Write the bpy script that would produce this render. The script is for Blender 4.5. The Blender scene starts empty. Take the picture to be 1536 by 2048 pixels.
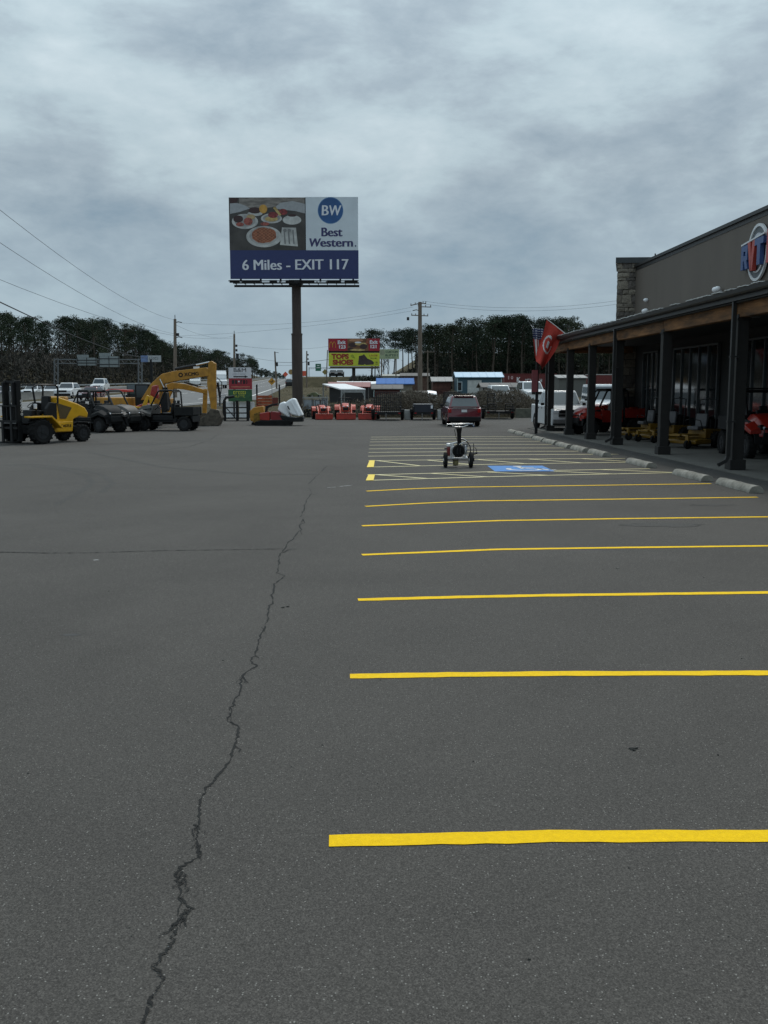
import bpy, math, random
from mathutils import Vector, Matrix, Euler
R = math.radians
rnd = random.Random(7)
C = bpy.context.scene.collection
S = bpy.context.scene

# ------------------------------------------------------------------ camera
F = 1900.0; EYE = 2.15; PITCH = math.atan(244/1900)
CT, ST = math.cos(PITCH), math.sin(PITCH)
cd = bpy.data.cameras.new('camera'); cam = bpy.data.objects.new('camera', cd); C.objects.link(cam)
cam.location = (0, 0, EYE); cam.rotation_euler = (math.pi/2-PITCH, 0, 0)
cd.sensor_fit = 'VERTICAL'; cd.sensor_height = 24; cd.lens = 24*F/2048
cd.clip_end = 6000; cd.clip_start = 0.05
S.camera = cam

# ------------------------------------------------------------------ world
SUN_EL, SUN_AZ = 52, 15
w = bpy.data.worlds.new('World'); S.world = w; w.use_nodes = True
N = w.node_tree.nodes; Lk = w.node_tree.links; N.clear()
def wn(t, **k):
    n = N.new(t)
    for a, b in k.items(): setattr(n, a, b)
    return n
def wm(op, a, b=None, c=None):
    n = wn('ShaderNodeMath', operation=op)
    for i, v in enumerate((a, b, c)):
        if v is None: continue
        if isinstance(v, (int, float)): n.inputs[i].default_value = v
        else: Lk.new(v, n.inputs[i])
    return n.outputs[0]
SKO = 2.4
tc = wn('ShaderNodeTexCoord'); sep = wn('ShaderNodeSeparateXYZ'); Lk.new(tc.outputs['Generated'], sep.inputs[0])
zc = wm('MAXIMUM', sep.outputs[2], 0.0)
den = wm('ADD', zc, 0.22)
cx = wm('DIVIDE', sep.outputs[0], den); cy = wm('DIVIDE', sep.outputs[1], den)
comb = wn('ShaderNodeCombineXYZ'); Lk.new(wm('DIVIDE', sep.outputs[0], wm('ADD', zc, 0.85)), comb.inputs[0]); Lk.new(wm('DIVIDE', sep.outputs[1], wm('ADD', zc, 0.85)), comb.inputs[1])
Lk.new(wm('MULTIPLY', wm('POWER', zc, 0.9), 1.75), comb.inputs[2])
def wnoise(scale, detail, rough, dist, off, sx=1.0, sy=1.0):
    mp = wn('ShaderNodeMapping'); mp.inputs['Location'].default_value = off; mp.inputs['Scale'].default_value = (sx, sy, 1)
    Lk.new(comb.outputs[0], mp.inputs[0])
    n = wn('ShaderNodeTexNoise'); n.inputs['Scale'].default_value = scale; n.inputs['Detail'].default_value = detail
    n.inputs['Roughness'].default_value = rough; n.inputs['Distortion'].default_value = dist
    Lk.new(mp.outputs[0], n.inputs['Vector']); return n.outputs['Fac']
n1 = wnoise(3.4, 10, 0.56, 0.12, (SKO, 1.7, 0))
n2 = wnoise(10.0, 8, 0.60, 0.2, (SKO*2, 4.2, 2))
n3 = wnoise(1.5, 3, 0.5, 0.2, (SKO, 7.7, 5))
mixn = wm('ADD', wm('ADD', wm('MULTIPLY', n1, 0.48), wm('MULTIPLY', n2, 0.26)), wm('MULTIPLY', n3, 0.26))
cr = wn('ShaderNodeValToRGB'); Lk.new(mixn, cr.inputs[0])
e = cr.color_ramp.elements
e[0].position = 0.40; e[0].color = (0.185, 0.262, 0.330, 1)
e[1].position = 0.615; e[1].color = (0.51, 0.60, 0.64, 1)
for p, c in ((0.455, (0.27, 0.342, 0.398, 1)), (0.498, (0.335, 0.41, 0.462, 1)), (0.545, (0.415, 0.51, 0.555, 1))):
    x = e.new(p); x.color = c
# (cloud cells end here)
# low sky: softer and bluer towards the horizon
hf = wn('ShaderNodeMapRange'); Lk.new(zc, hf.inputs[0]); hf.inputs[1].default_value = 0.0; hf.inputs[2].default_value = 0.21
hf.inputs[3].default_value = 0.78; hf.inputs[4].default_value = 0.0
hz = wn('ShaderNodeMix', data_type='RGBA'); Lk.new(hf.outputs[0], hz.inputs[0]); Lk.new(cr.outputs[0], hz.inputs[6]); hz.inputs[7].default_value = (0.325, 0.445, 0.54, 1)
sky = wn('ShaderNodeTexSky', sky_type='NISHITA', sun_disc=False); sky.sun_elevation = R(SUN_EL); sky.sun_rotation = R(SUN_AZ)
bg1 = wn('ShaderNodeBackground'); Lk.new(sky.outputs[0], bg1.inputs[0]); bg1.inputs[1].default_value = 0.08
bg2 = wn('ShaderNodeBackground'); Lk.new(hz.outputs[2], bg2.inputs[0]); Lk.new(wm('ADD', wm('MULTIPLY', wm('POWER', zc, 1.5), 1.7), 0.98), bg2.inputs[1])   # overcast sky: brighter towards the zenith
ms = wn('ShaderNodeMixShader'); ms.inputs[0].default_value = 0.93
Lk.new(bg1.outputs[0], ms.inputs[1]); Lk.new(bg2.outputs[0], ms.inputs[2])
wo = wn('ShaderNodeOutputWorld'); Lk.new(ms.outputs[0], wo.inputs[0])
# ------------------------------------------------------------------ sun (veiled by cloud)
sd = bpy.data.lights.new('sun', 'SUN'); sd.energy = 1.5; sd.angle = R(18); sd.color = (1, 0.94, 0.86)
so = bpy.data.objects.new('sun', sd); C.objects.link(so)
so.rotation_euler = (R(90-SUN_EL), 0, R(180-SUN_AZ))   # light comes from ahead and above
S.view_settings.view_transform = 'Standard'; S.view_settings.look = 'None'
S.view_settings.exposure = 0.0; S.view_settings.gamma = 1; S.view_settings.use_curve_mapping = False
S.render.engine = 'CYCLES'; S.cycles.max_bounces = 6; S.cycles.diffuse_bounces = 3

# ------------------------------------------------------------------ photo geometry helpers (points in the place)
def W_(px, py, Y):
    u = (px-768)/F; v = (1024-py)/F; t = Y/(CT+v*ST)
    return Vector((u*t, Y, EYE+(-ST+v*CT)*t))
def G_(px, py, z=0.0):
    u = (px-768)/F; v = (1024-py)/F; t = (EYE-z)/(ST-v*CT)
    return Vector((u*t, (CT+v*ST)*t, z))
def lerp_tab(tab, x):
    if x <= tab[0][0]: return tab[0][1]
    for (a, b), (c, d) in zip(tab, tab[1:]):
        if x <= c: return b+(d-b)*(x-a)/(c-a)
    return tab[-1][1]
ZT = [(76, 0), (92, 0.45), (110, 1.05), (200, 2.3), (300, 3.7), (450, 7.4), (500, 7.7), (600, 5.5), (800, 0), (5000, 0)]
LE0 = [(-40, -120), (20, -102), (60, -86), (80, -76), (110, -66), (200, -72), (300, -71), (450, -68), (520, -68), (700, -60)]
def HZ(x, y):
    z = lerp_tab(ZT, y)
    if x < -50: d = lerp_tab(LE0, y)-8-x; z += min(10, max(0, d)*.38)*min(1, max(0, (y-60)/60))
    if x > 0 and y > 215: z += min(9, (y-215)*.22)*min(1, x/15)
    return z

# ------------------------------------------------------------------ materials
MATS = {}
def mat(name, col, rough=0.6, metal=0.0, var=0.12, scale=3.0, bump=0.0, bscale=40, coat=0.0, spec=0.5, stretch=(1, 1, 1), dirt=None):
    if name in MATS: return MATS[name]
    m = bpy.data.materials.new(name); m.use_nodes = True; nt = m.node_tree; b = nt.nodes['Principled BSDF']
    b.inputs['Roughness'].default_value = rough; b.inputs['Metallic'].default_value = metal
    b.inputs['Coat Weight'].default_value = coat; b.inputs['Specular IOR Level'].default_value = spec
    t = nt.nodes.new('ShaderNodeTexCoord'); mp = nt.nodes.new('ShaderNodeMapping'); mp.inputs['Scale'].default_value = stretch
    nt.links.new(t.outputs['Object'], mp.inputs[0])
    n = nt.nodes.new('ShaderNodeTexNoise'); n.inputs['Scale'].default_value = scale; n.inputs['Detail'].default_value = 6; n.inputs['Roughness'].default_value = 0.62
    nt.links.new(mp.outputs[0], n.inputs['Vector'])
    r = nt.nodes.new('ShaderNodeValToRGB'); nt.links.new(n.outputs['Fac'], r.inputs[0])
    lo = tuple(max(0, c*(1-var*1.6)) for c in col); hi = tuple(min(1, c*(1+var*1.3)) for c in col)
    if dirt: lo = dirt
    r.color_ramp.elements[0].position = 0.3; r.color_ramp.elements[0].color = (*lo, 1)
    r.color_ramp.elements[1].position = 0.72; r.color_ramp.elements[1].color = (*hi, 1)
    nt.links.new(r.outputs[0], b.inputs['Base Color'])
    if bump:
        n2 = nt.nodes.new('ShaderNodeTexNoise'); n2.inputs['Scale'].default_value = bscale; n2.inputs['Detail'].default_value = 4
        nt.links.new(mp.outputs[0], n2.inputs['Vector'])
        bp = nt.nodes.new('ShaderNodeBump'); bp.inputs['Strength'].default_value = bump; bp.inputs['Distance'].default_value = 0.02
        nt.links.new(n2.outputs['Fac'], bp.inputs['Height']); nt.links.new(bp.outputs[0], b.inputs['Normal'])
    MATS[name] = m; return m
RUB = mat('tyre rubber', (0.014, 0.014, 0.014), 0.9, var=0.25, bump=0.3, spec=.2)
BLK = mat('black painted steel', (0.009, 0.0095, 0.010), 0.5, var=0.2, spec=.3)
BLKP = mat('black plastic', (0.011, 0.0115, 0.0125), 0.6, var=0.2, spec=.25)
DGR = mat('dark grey steel', (0.03, 0.031, 0.033), 0.55, 0.2, spec=.3)
GRY = mat('grey steel', (0.22, 0.22, 0.22), 0.45, 0.5)
CHR = mat('bright metal', (0.6, 0.6, 0.6), 0.22, 1.0)
WHT = mat('white paint', (0.72, 0.73, 0.73), 0.35, var=0.05, coat=0.3)
WHP = mat('white plastic', (0.85, 0.86, 0.87), 0.4, var=0.04)
YEL = mat('machine yellow paint', (0.68, 0.36, 0.015), 0.32, var=0.1, coat=0.3)
OCH = mat('weathered yellow paint', (0.42, 0.20, 0.02), 0.45, var=0.18)
RED = mat('red paint', (0.30, 0.018, 0.010), 0.3, var=0.12, coat=0.4)
ORG = mat('tractor orange paint', (0.50, 0.052, 0.018), 0.32, var=0.12, coat=0.3)
MRN = mat('maroon car paint', (0.13, 0.006, 0.014), 0.2, var=0.08, coat=0.9)
GLS = mat('tinted glass', (0.012, 0.016, 0.018), 0.06, var=0.05, spec=0.8)
GLR = mat('pale glass', (0.07, 0.085, 0.09), 0.08, var=0.05, spec=0.8)
LMP = mat('clear lamp lens', (0.75, 0.77, 0.8), 0.12, var=0.05)
TLR = mat('red lamp lens', (0.35, 0.01, 0.012), 0.15, var=0.05)
WOOD = mat('weathered pole wood', (0.17, 0.135, 0.105), 0.9, var=0.25, stretch=(3, 3, .3), bump=0.4)
GALV = mat('galvanised steel', (0.34, 0.36, 0.37), 0.5, 0.6)
CONC = mat('aged concrete', (0.31, 0.295, 0.255), 0.9, var=0.16, scale=4, bump=0.6, bscale=60, dirt=(0.15, 0.14, 0.115))
ROPE = mat('wire black', (0.03, 0.03, 0.035), 0.6)

# ------------------------------------------------------------------ mesh builder
class MB:
    def __init__(s, m=None): s.v = []; s.f = []; s.mi = []; s.m = m or Matrix(); s.cur = 0
    def add(s, vs, fs):
        o = len(s.v); s.v += [s.m @ Vector(v) for v in vs]; s.f += [tuple(i+o for i in f) for f in fs]; s.mi += [s.cur]*len(fs); return s
    def box(s, x0, y0, z0, x1, y1, z1):
        return s.add([(x0,y0,z0),(x1,y0,z0),(x1,y1,z0),(x0,y1,z0),(x0,y0,z1),(x1,y0,z1),(x1,y1,z1),(x0,y1,z1)],
            [(0,3,2,1),(4,5,6,7),(0,1,5,4),(1,2,6,5),(2,3,7,6),(3,0,4,7)])
    def cb(s, c, d, e=(0, 0, 0)):
        m = s.m; s.m = m @ Matrix.Translation(c) @ Euler(e).to_matrix().to_4x4()
        s.box(-d[0]/2, -d[1]/2, -d[2]/2, d[0]/2, d[1]/2, d[2]/2); s.m = m; return s
    def cyl(s, p0, p1, r0, r1=None, n=10):
        r1 = r0 if r1 is None else r1; p0 = Vector(p0); p1 = Vector(p1); d = (p1-p0)
        if d.length < 1e-6: return s
        d.normalize(); a = d.orthogonal().normalized(); b = d.cross(a); vs = []
        for p, r in ((p0, r0), (p1, r1)):
            for i in range(n):
                t = 2*math.pi*i/n; vs.append(p+(a*math.cos(t)+b*math.sin(t))*r)
        fs = [(i, (i+1) % n, n+(i+1) % n, n+i) for i in range(n)]+[tuple(range(n))[::-1], tuple(range(n, 2*n))]
        return s.add(vs, fs)
    def tube(s, pts, r, n=6, closed=False):
        pts = [Vector(p) for p in pts]; k = len(pts); vs = []; up = None
        for i, p in enumerate(pts):
            a = pts[i-1] if (i or closed) else p; b = pts[(i+1) % k] if (i < k-1 or closed) else p
            d = (b-a); d = d.normalized() if d.length > 1e-9 else Vector((0, 0, 1))
            if up is None: up = d.orthogonal().normalized()
            x = (up-d*up.dot(d)); x = x.normalized() if x.length > 1e-6 else d.orthogonal().normalized(); up = x; y = d.cross(x)
            rr = r[i] if isinstance(r, (list, tuple)) else r
            for j in range(n):
                t = 2*math.pi*j/n; vs.append(p+(x*math.cos(t)+y*math.sin(t))*rr)
        fs = []
        for i in range(k if closed else k-1):
            A = i*n; B = ((i+1) % k)*n
            for j in range(n): fs.append((A+j, A+(j+1) % n, B+(j+1) % n, B+j))
        if not closed: fs += [tuple(range(n))[::-1], tuple(range((k-1)*n, k*n))]
        return s.add(vs, fs)
    def prism(s, pts, a0, a1, ax='y'):
        def P(p, a): return {'y': (p[0], a, p[1]), 'x': (a, p[0], p[1]), 'z': (p[0], p[1], a)}[ax]
        n = len(pts); vs = [P(p, a0) for p in pts]+[P(p, a1) for p in pts]
        area = sum(pts[i][0]*pts[(i+1) % n][1]-pts[(i+1) % n][0]*pts[i][1] for i in range(n))
        fl = (area > 0) != (ax == 'y')
        fs = [(i, (i+1) % n, n+(i+1) % n, n+i) for i in range(n)]+[tuple(range(n))[::-1], tuple(range(n, 2*n))]
        if not fl: fs = [f[::-1] for f in fs]
        if a1 < a0: fs = [f[::-1] for f in fs]
        return s.add(vs, fs)
    def ell(s, c, r, nu=10, nv=7):
        vs = [(c[0], c[1], c[2]-r[2])]
        for j in range(1, nv):
            ph = -math.pi/2+math.pi*j/nv
            for i in range(nu):
                t = 2*math.pi*i/nu; vs.append((c[0]+r[0]*math.cos(ph)*math.cos(t), c[1]+r[1]*math.cos(ph)*math.sin(t), c[2]+r[2]*math.sin(ph)))
        vs.append((c[0], c[1], c[2]+r[2])); fs = []
        for i in range(nu): fs.append((0, 1+(i+1) % nu, 1+i))
        for j in range(nv-2):
            for i in range(nu):
                a = 1+j*nu+i; b = 1+j*nu+(i+1) % nu; fs.append((a, b, b+nu, a+nu))
        T = len(vs)-1
        for i in range(nu): fs.append((T, 1+(nv-2)*nu+i, 1+(nv-2)*nu+(i+1) % nu))
        return s.add(vs, fs)
    def loft(s, secs, cap=True):
        n = len(secs[0]); vs = [p for q in secs for p in q]; fs = []
        for k in range(len(secs)-1):
            for i in range(n): fs.append((k*n+i, k*n+(i+1) % n, (k+1)*n+(i+1) % n, (k+1)*n+i))
        if cap: fs += [tuple(range(n))[::-1], tuple(range((len(secs)-1)*n, len(secs)*n))]
        return s.add(vs, fs)
    def quad(s, a, b, c, d): return s.add([a, b, c, d], [(0, 1, 2, 3)])
    def disc(s, c, rx, rz, n=24, ax='y', a0=0, a1=2*math.pi):
        full = abs(a1-a0-2*math.pi) < 1e-6; vs = []
        for i in range(n if full else n+1):
            t = a0+(a1-a0)*i/n; u, v = rx*math.cos(t), rz*math.sin(t)
            vs.append({'y': (c[0]+u, c[1], c[2]+v), 'z': (c[0]+u, c[1]+v, c[2]), 'x': (c[0], c[1]+u, c[2]+v)}[ax])
        return s.add(vs, [tuple(range(len(vs)))])
    def ring(s, c, r0, r1, n=28, ax='y', a0=0, a1=2*math.pi, sx=1.0):
        vs = []
        for i in range(n+1):
            t = a0+(a1-a0)*i/n
            for r in (r0, r1):
                u, v = r*sx*math.cos(t), r*math.sin(t)
                vs.append({'y': (c[0]+u, c[1], c[2]+v), 'z': (c[0]+u, c[1]+v, c[2]), 'x': (c[0], c[1]+u, c[2]+v)}[ax])
        return s.add(vs, [(2*i, 2*i+1, 2*i+3, 2*i+2) for i in range(n)])
    def mesh(s, name, mats):
        me = bpy.data.meshes.new(name); me.from_pydata([tuple(v) for v in s.v], [], s.f)
        for m in (mats if isinstance(mats, (list, tuple)) else [mats]): me.materials.append(m)
        if any(s.mi): me.polygons.foreach_set('material_index', s.mi)
        me.update(); return me
    def build(s, name, mats, parent=None, smooth=None, bevel=0, seg=2, loc=None):
        me = s.mesh(name, mats)
        if smooth:
            me.polygons.foreach_set('use_smooth', [True]*len(me.polygons)); me.set_sharp_from_angle(angle=R(smooth))
        o = bpy.data.objects.new(name, me); C.objects.link(o)
        if parent: o.parent = parent
        if loc: o.location = loc
        if bevel:
            b = o.modifiers.new('bevel', 'BEVEL'); b.width = bevel; b.segments = seg; b.limit_method = 'ANGLE'; b.angle_limit = R(35); b.harden_normals = False
        return o
def inst(name, me, parent=None, loc=(0, 0, 0), rot=(0, 0, 0), sc=(1, 1, 1)):
    o = bpy.data.objects.new(name, me); C.objects.link(o); o.location = loc; o.rotation_euler = rot; o.scale = sc
    if parent: o.parent = parent
    return o
def thing(name, label, cat, loc=(0, 0, 0), rz=0, group=None):
    o = bpy.data.objects.new(name, None); C.objects.link(o); o.empty_display_size = 0.2
    o.location = loc; o.rotation_euler = (0, 0, rz); o['label'] = label; o['category'] = cat
    if group: o['group'] = group
    return o
def tag(o, label, cat, group=None):
    o['label'] = label; o['category'] = cat
    if group: o['group'] = group
    return o
def struct(o): o['kind'] = 'structure'; return o
def dup(root, loc, rz, label, group=None):
    r = root.copy(); C.objects.link(r); r.location = loc; r.rotation_euler = (0, 0, rz); r['label'] = label
    if group: r['group'] = group
    for ch in list(root.children):
        c = ch.copy(); C.objects.link(c); c.parent = r
        for g in list(ch.children):
            d = g.copy(); C.objects.link(d); d.parent = c
    return r
def text(s, parent, loc, size, m, name='lettering', rot=(math.pi/2, 0, 0), ext=0.005, bold=0.0, sx=1.0, shear=0.0, align='CENTER', dbl=0.0):
    cu = bpy.data.curves.new(name, 'FONT'); cu.body = s; cu.size = size; cu.extrude = ext; cu.offset = bold; cu.shear = shear
    cu.align_x = align; cu.align_y = 'CENTER'; cu.resolution_u = 3
    t = bpy.data.objects.new('tmp', cu); C.objects.link(t); bpy.context.view_layer.update()
    me = bpy.data.meshes.new_from_object(t.evaluated_get(bpy.context.evaluated_depsgraph_get()))
    bpy.data.objects.remove(t)
    if dbl:
        V = [v.co.copy() for v in me.vertices]; P_ = [tuple(p.vertices) for p in me.polygons]; vs = []; fs = []
        for k, (dx_, dy_) in enumerate(((-1, 0), (0, .12), (1, .24))):
            o_ = len(vs); vs += [(v.x+dx_*dbl, v.y+dy_*dbl*.2, v.z+.003*k) for v in V]; fs += [tuple(i+o_ for i in p) for p in P_]
        me = bpy.data.meshes.new(name); me.from_pydata(vs, [], fs)
    me.name = name; me.materials.clear(); me.materials.append(m)
    return inst(name, me, parent, loc, rot, (sx, 1, 1))
def panel(mb, q, u0, u1, v0, v1, off):
    a, b, c, d = [Vector(p) for p in q]
    def P(u, v): return (a*(1-u)+b*u)*(1-v)+(d*(1-u)+c*u)*v
    n = (b-a).cross(d-a).normalized()*off
    P4 = [P(u0, v0), P(u1, v0), P(u1, v1), P(u0, v1)]
    mb.add([p+n for p in P4]+[p-n*0.5 for p in P4], [(0, 1, 2, 3), (0, 4, 5, 1), (1, 5, 6, 2), (2, 6, 7, 3), (3, 7, 4, 0)])

# ------------------------------------------------------------------ wheels (shared meshes)
WC = {}
def wheel(parent, x, y, r, wd, knob=False, rim=None, name='wheel'):
    rim = rim or GRY; key = (round(r, 3), round(wd, 3), knob, rim.name)
    if key not in WC:
        t = MB(); n = 20; prof = [(r*.58, -wd/2*.9), (r*.86, -wd/2), (r*.97, -wd/2*.8), (r, -wd/4), (r, wd/4), (r*.97, wd/2*.8), (r*.86, wd/2), (r*.58, wd/2*.9)]
        vs = []; k = len(prof)
        for i in range(n):
            a = 2*math.pi*i/n
            for pr, py in prof: vs.append((pr*math.cos(a), py, pr*math.sin(a)))
        fs = [(i*k+j, i*k+j+1, ((i+1) % n)*k+j+1, ((i+1) % n)*k+j) for i in range(n) for j in range(k-1)]
        t.add(vs, [f[::-1] for f in fs])
        if knob:
            for i in range(16):
                a = 2*math.pi*i/16
                for sg in (-1, 1):
                    b = a+(0.2 if sg > 0 else 0)
                    t.cb((math.cos(b)*r*.99, sg*wd*.24, math.sin(b)*r*.99), (r*.09, wd*.46, r*.12), (0, -b, 0))
        h = MB(); h.cyl((0, -wd*.40, 0), (0, wd*.40, 0), r*.60, n=18); h.cyl((0, -wd*.46, 0), (0, wd*.46, 0), r*.18, n=10)
        for i in range(5):
            a = 2*math.pi*i/5
            h.cb((math.cos(a)*r*.36, 0, math.sin(a)*r*.36), (r*.42, wd*.88, r*.10), (0, -a, 0))
        def fin(mb, nm, m_):
            me = mb.mesh(nm, m_); me.polygons.foreach_set('use_smooth', [True]*len(me.polygons)); me.set_sharp_from_angle(angle=R(35)); return me
        WC[key] = (fin(t, 'tyre', RUB), fin(h, 'rim', rim))
    a, b = WC[key]; o = inst(name, a, parent, (x, y, r)); inst('rim', b, o)
    return o
def arch(cx_, r, z0, n=9):   # notch points for a side profile, left to right
    return [(cx_-r*math.cos(math.pi*i/n), z0+max(0, r*math.sin(math.pi*i/n))) for i in range(n+1)]

# ------------------------------------------------------------------ GROUND
def node_ground(name, base, spec_amt, kind):
    m = bpy.data.materials.new(name); m.use_nodes = True; nt = m.node_tree; b = nt.nodes['Principled BSDF']; L = nt.links
    t = nt.nodes.new('ShaderNodeTexCoord')
    def noise(sc, de=5, ro=0.6, di=0):
        n = nt.nodes.new('ShaderNodeTexNoise'); n.inputs['Scale'].default_value = sc; n.inputs['Detail'].default_value = de; n.inputs['Roughness'].default_value = ro
        n.inputs['Distortion'].default_value = di; L.new(t.outputs['Object'], n.inputs['Vector']); return n.outputs['Fac']
    def ramp(f, stops):
        r = nt.nodes.new('ShaderNodeValToRGB'); L.new(f, r.inputs[0]); r.color_ramp.elements[0].position = stops[0][0]; r.color_ramp.elements[0].color = (*stops[0][1], 1)
        r.color_ramp.elements[1].position = stops[-1][0]; r.color_ramp.elements[1].color = (*stops[-1][1], 1)
        for p, c in stops[1:-1]: x = r.color_ramp.elements.new(p); x.color = (*c, 1)
        return r.outputs[0]
    def mul(a, bb, f=1.0):
        x = nt.nodes.new('ShaderNodeMix'); x.data_type = 'RGBA'; x.blend_type = 'MULTIPLY'; x.inputs[0].default_value = f; L.new(a, x.inputs[6]); L.new(bb, x.inputs[7]); return x.outputs[2]
    g3 = lambda v: (v, v, v)
    if kind == 'asphalt':
        c = ramp(noise(0.22, 6, 0.62, 0.6), [(0.3, tuple(k*.84 for k in base)), (0.72, tuple(k*1.14 for k in base))])
        c = mul(c, ramp(noise(70, 3, 0.8), [(0.36, g3(0.82)), (0.5, g3(1)), (0.64, g3(1.18))]))
        c = mul(c, ramp(noise(38, 4, 0.7), [(0.3, g3(0.86)), (0.7, g3(1.12))]))
        c = mul(c, ramp(noise(1.1, 4, 0.55, 0.8), [(0.3, g3(0.95)), (0.48, g3(1)), (0.7, g3(1.03))]))
        vg = nt.nodes.new('ShaderNodeTexVoronoi'); vg.inputs['Scale'].default_value = 175; L.new(t.outputs['Object'], vg.inputs['Vector'])
        sg0 = nt.nodes.new('ShaderNodeSeparateColor'); L.new(vg.outputs['Color'], sg0.inputs[0]); c = mul(c, ramp(sg0.outputs[1], [(0.0, g3(0.62)), (0.6, g3(1.0)), (1.0, g3(1.42))]))
        # pale aggregate flecks
        v = nt.nodes.new('ShaderNodeTexVoronoi'); v.inputs['Scale'].default_value = 75; L.new(t.outputs['Object'], v.inputs['Vector'])
        fl = ramp(v.outputs['Distance'], [(0.20, g3(1)), (0.30, g3(0))])
        sel = nt.nodes.new('ShaderNodeSeparateColor'); L.new(v.outputs['Color'], sel.inputs[0])
        th = nt.nodes.new('ShaderNodeMath'); th.operation = 'GREATER_THAN'; th.inputs[1].default_value = 0.90; L.new(sel.outputs[0], th.inputs[0])
        mm = nt.nodes.new('ShaderNodeMath'); mm.operation = 'MULTIPLY'; L.new(fl, mm.inputs[0]); L.new(th.outputs[0], mm.inputs[1])
        x = nt.nodes.new('ShaderNodeMix'); x.data_type = 'RGBA'; L.new(mm.outputs[0], x.inputs[0]); L.new(c, x.inputs[6]); x.inputs[7].default_value = (0.24, 0.23, 0.21, 1)
        c = x.outputs[2]
        h = noise(150, 3, 0.7); st, di = 0.55, 0.008
    elif kind == 'grass':
        c = ramp(noise(0.35, 7, 0.7, 0.4), [(0.3, (0.055, 0.05, 0.028)), (0.5, (0.10, 0.085, 0.05)), (0.72, (0.155, 0.125, 0.075))])
        c = mul(c, ramp(noise(6, 6, 0.8), [(0.25, g3(0.5)), (0.75, g3(1.3))])); h = noise(9, 6, 0.8); st, di = 1.0, 0.2
    else:
        c = ramp(noise(0.8, 6, 0.6), [(0.3, tuple(k*.82 for k in base)), (0.7, tuple(k*1.12 for k in base))])
        c = mul(c, ramp(noise(60, 3, 0.7), [(0.3, g3(0.85)), (0.7, g3(1.12))])); h = noise(90, 4, 0.7); st, di = 0.3, 0.01
    L.new(c, b.inputs['Base Color']); b.inputs['Roughness'].default_value = 0.92; b.inputs['Specular IOR Level'].default_value = spec_amt
    bp = nt.nodes.new('ShaderNodeBump'); bp.inputs['Strength'].default_value = st; bp.inputs['Distance'].default_value = di; L.new(h, bp.inputs['Height']); L.new(bp.outputs[0], b.inputs['Normal'])
    return m
ASPH = node_ground('asphalt', (0.0755, 0.0696, 0.0625), 0.28, 'asphalt')
ASPH2 = node_ground('asphalt apron', (0.060, 0.058, 0.054), 0.25, 'asphalt')
ROAD = node_ground('highway asphalt', (0.16, 0.16, 0.158), 0.3, 'concrete')
GRASS = node_ground('dead grass', (0.1, 0.09, 0.05), 0.1, 'grass')
WALK = node_ground('walkway concrete', (0.135, 0.13, 0.115), 0.3, 'concrete')

def sheet(rows, z_of, name, m, dz=0.0):   # rows: list of lists of (x, y)
    mb = MB(); n = len(rows[0]); vs = [(x, y, z_of(x, y)+dz) for r in rows for x, y in r]; fs = []
    for j in range(len(rows)-1):
        for i in range(n-1): fs.append((j*n+i, j*n+i+1, (j+1)*n+i+1, (j+1)*n+i))
    mb.add(vs, fs); return mb.build(name, m, smooth=80)
ys = [-300, -60, 0, 40, 76, 84, 92, 101, 110, 125, 140, 155, 170, 185, 200, 215, 235, 255, 275, 300, 350, 400, 450, 475, 500, 550, 600, 700, 800, 1200, 2500, 5000]
xs = [-4000, -1200, -400, -200, -140, -120, -110, -104, -98, -92, -86, -80, -76, -70, -66, -60, -45, -30, -15, 0, 8, 15, 30, 50, 80, 150, 400, 1200, 4000]
struct(sheet([[(x, y) for x in xs] for y in ys], HZ, 'ground', GRASS, -0.006))
lot = struct(sheet([[(x, y) for x in (-62, -40, -20, 0, 20, 45)] for y in (-25, 0, 25, 50, 74.5)], lambda x, y: 0, 'parking_lot', ASPH))

# highway: right edge, left edge per distance
RE = [(-40, -66), (20, -52), (60, -36), (80, -26.5), (110, -15.3), (200, -22.4), (300, -30.2), (450, -42.5), (520, -46), (700, -40)]
LE = [(-40, -120), (20, -102), (60, -86), (80, -76), (110, -66), (200, -72), (300, -71), (450, -68), (520, -68), (700, -60)]
hy = [-40, 0, 20, 40, 60, 70, 76, 80, 86, 92, 101, 110, 125, 140, 160, 180, 200, 225, 250, 275, 300, 340, 380, 420, 450, 480, 500, 520, 560, 600, 700]
def hx(f, y): a = lerp_tab(RE, y); b = lerp_tab(LE, y); return a+(b-a)*f
def ribbon(f0, f1, name, m, dz): return sheet([[(hx(f0, y), y), (hx((f0+f1)/2, y), y), (hx(f1, y), y)] for y in hy], HZ, name, m, dz)
struct(ribbon(-0.02, 0.42, 'highway', ROAD, 0.03))
struct(ribbon(0.56, 1.0, 'highway', ROAD, 0.03))
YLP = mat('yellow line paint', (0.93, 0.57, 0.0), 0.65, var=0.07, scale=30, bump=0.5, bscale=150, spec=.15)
YLP2 = mat('far line paint with sky sheen', (0.84, 0.74, 0.38), 0.42, var=0.10, scale=20)  # sky sheen at a low angle put into the far lines' colour
WLP = mat('white road paint', (0.6, 0.6, 0.58), 0.8, var=0.1)
mk = MB()
def edge_line(f, wid, dash=None):
    for a, b in zip(hy[5:-4], hy[6:-3]):
        k = max(1, int((b-a)/4))
        for i in range(k):
            y0 = a+(b-a)*i/k; y1 = a+(b-a)*(i+1)/k
            if dash and (int(y0/6) % 2): continue
            p = []
            for y in (y0, y1):
                for s_ in (-.5, .5): p.append((hx(f, y)+wid*s_, y, HZ(0, y)+0.05))
            mk.quad(p[0], p[1], p[3], p[2])
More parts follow.
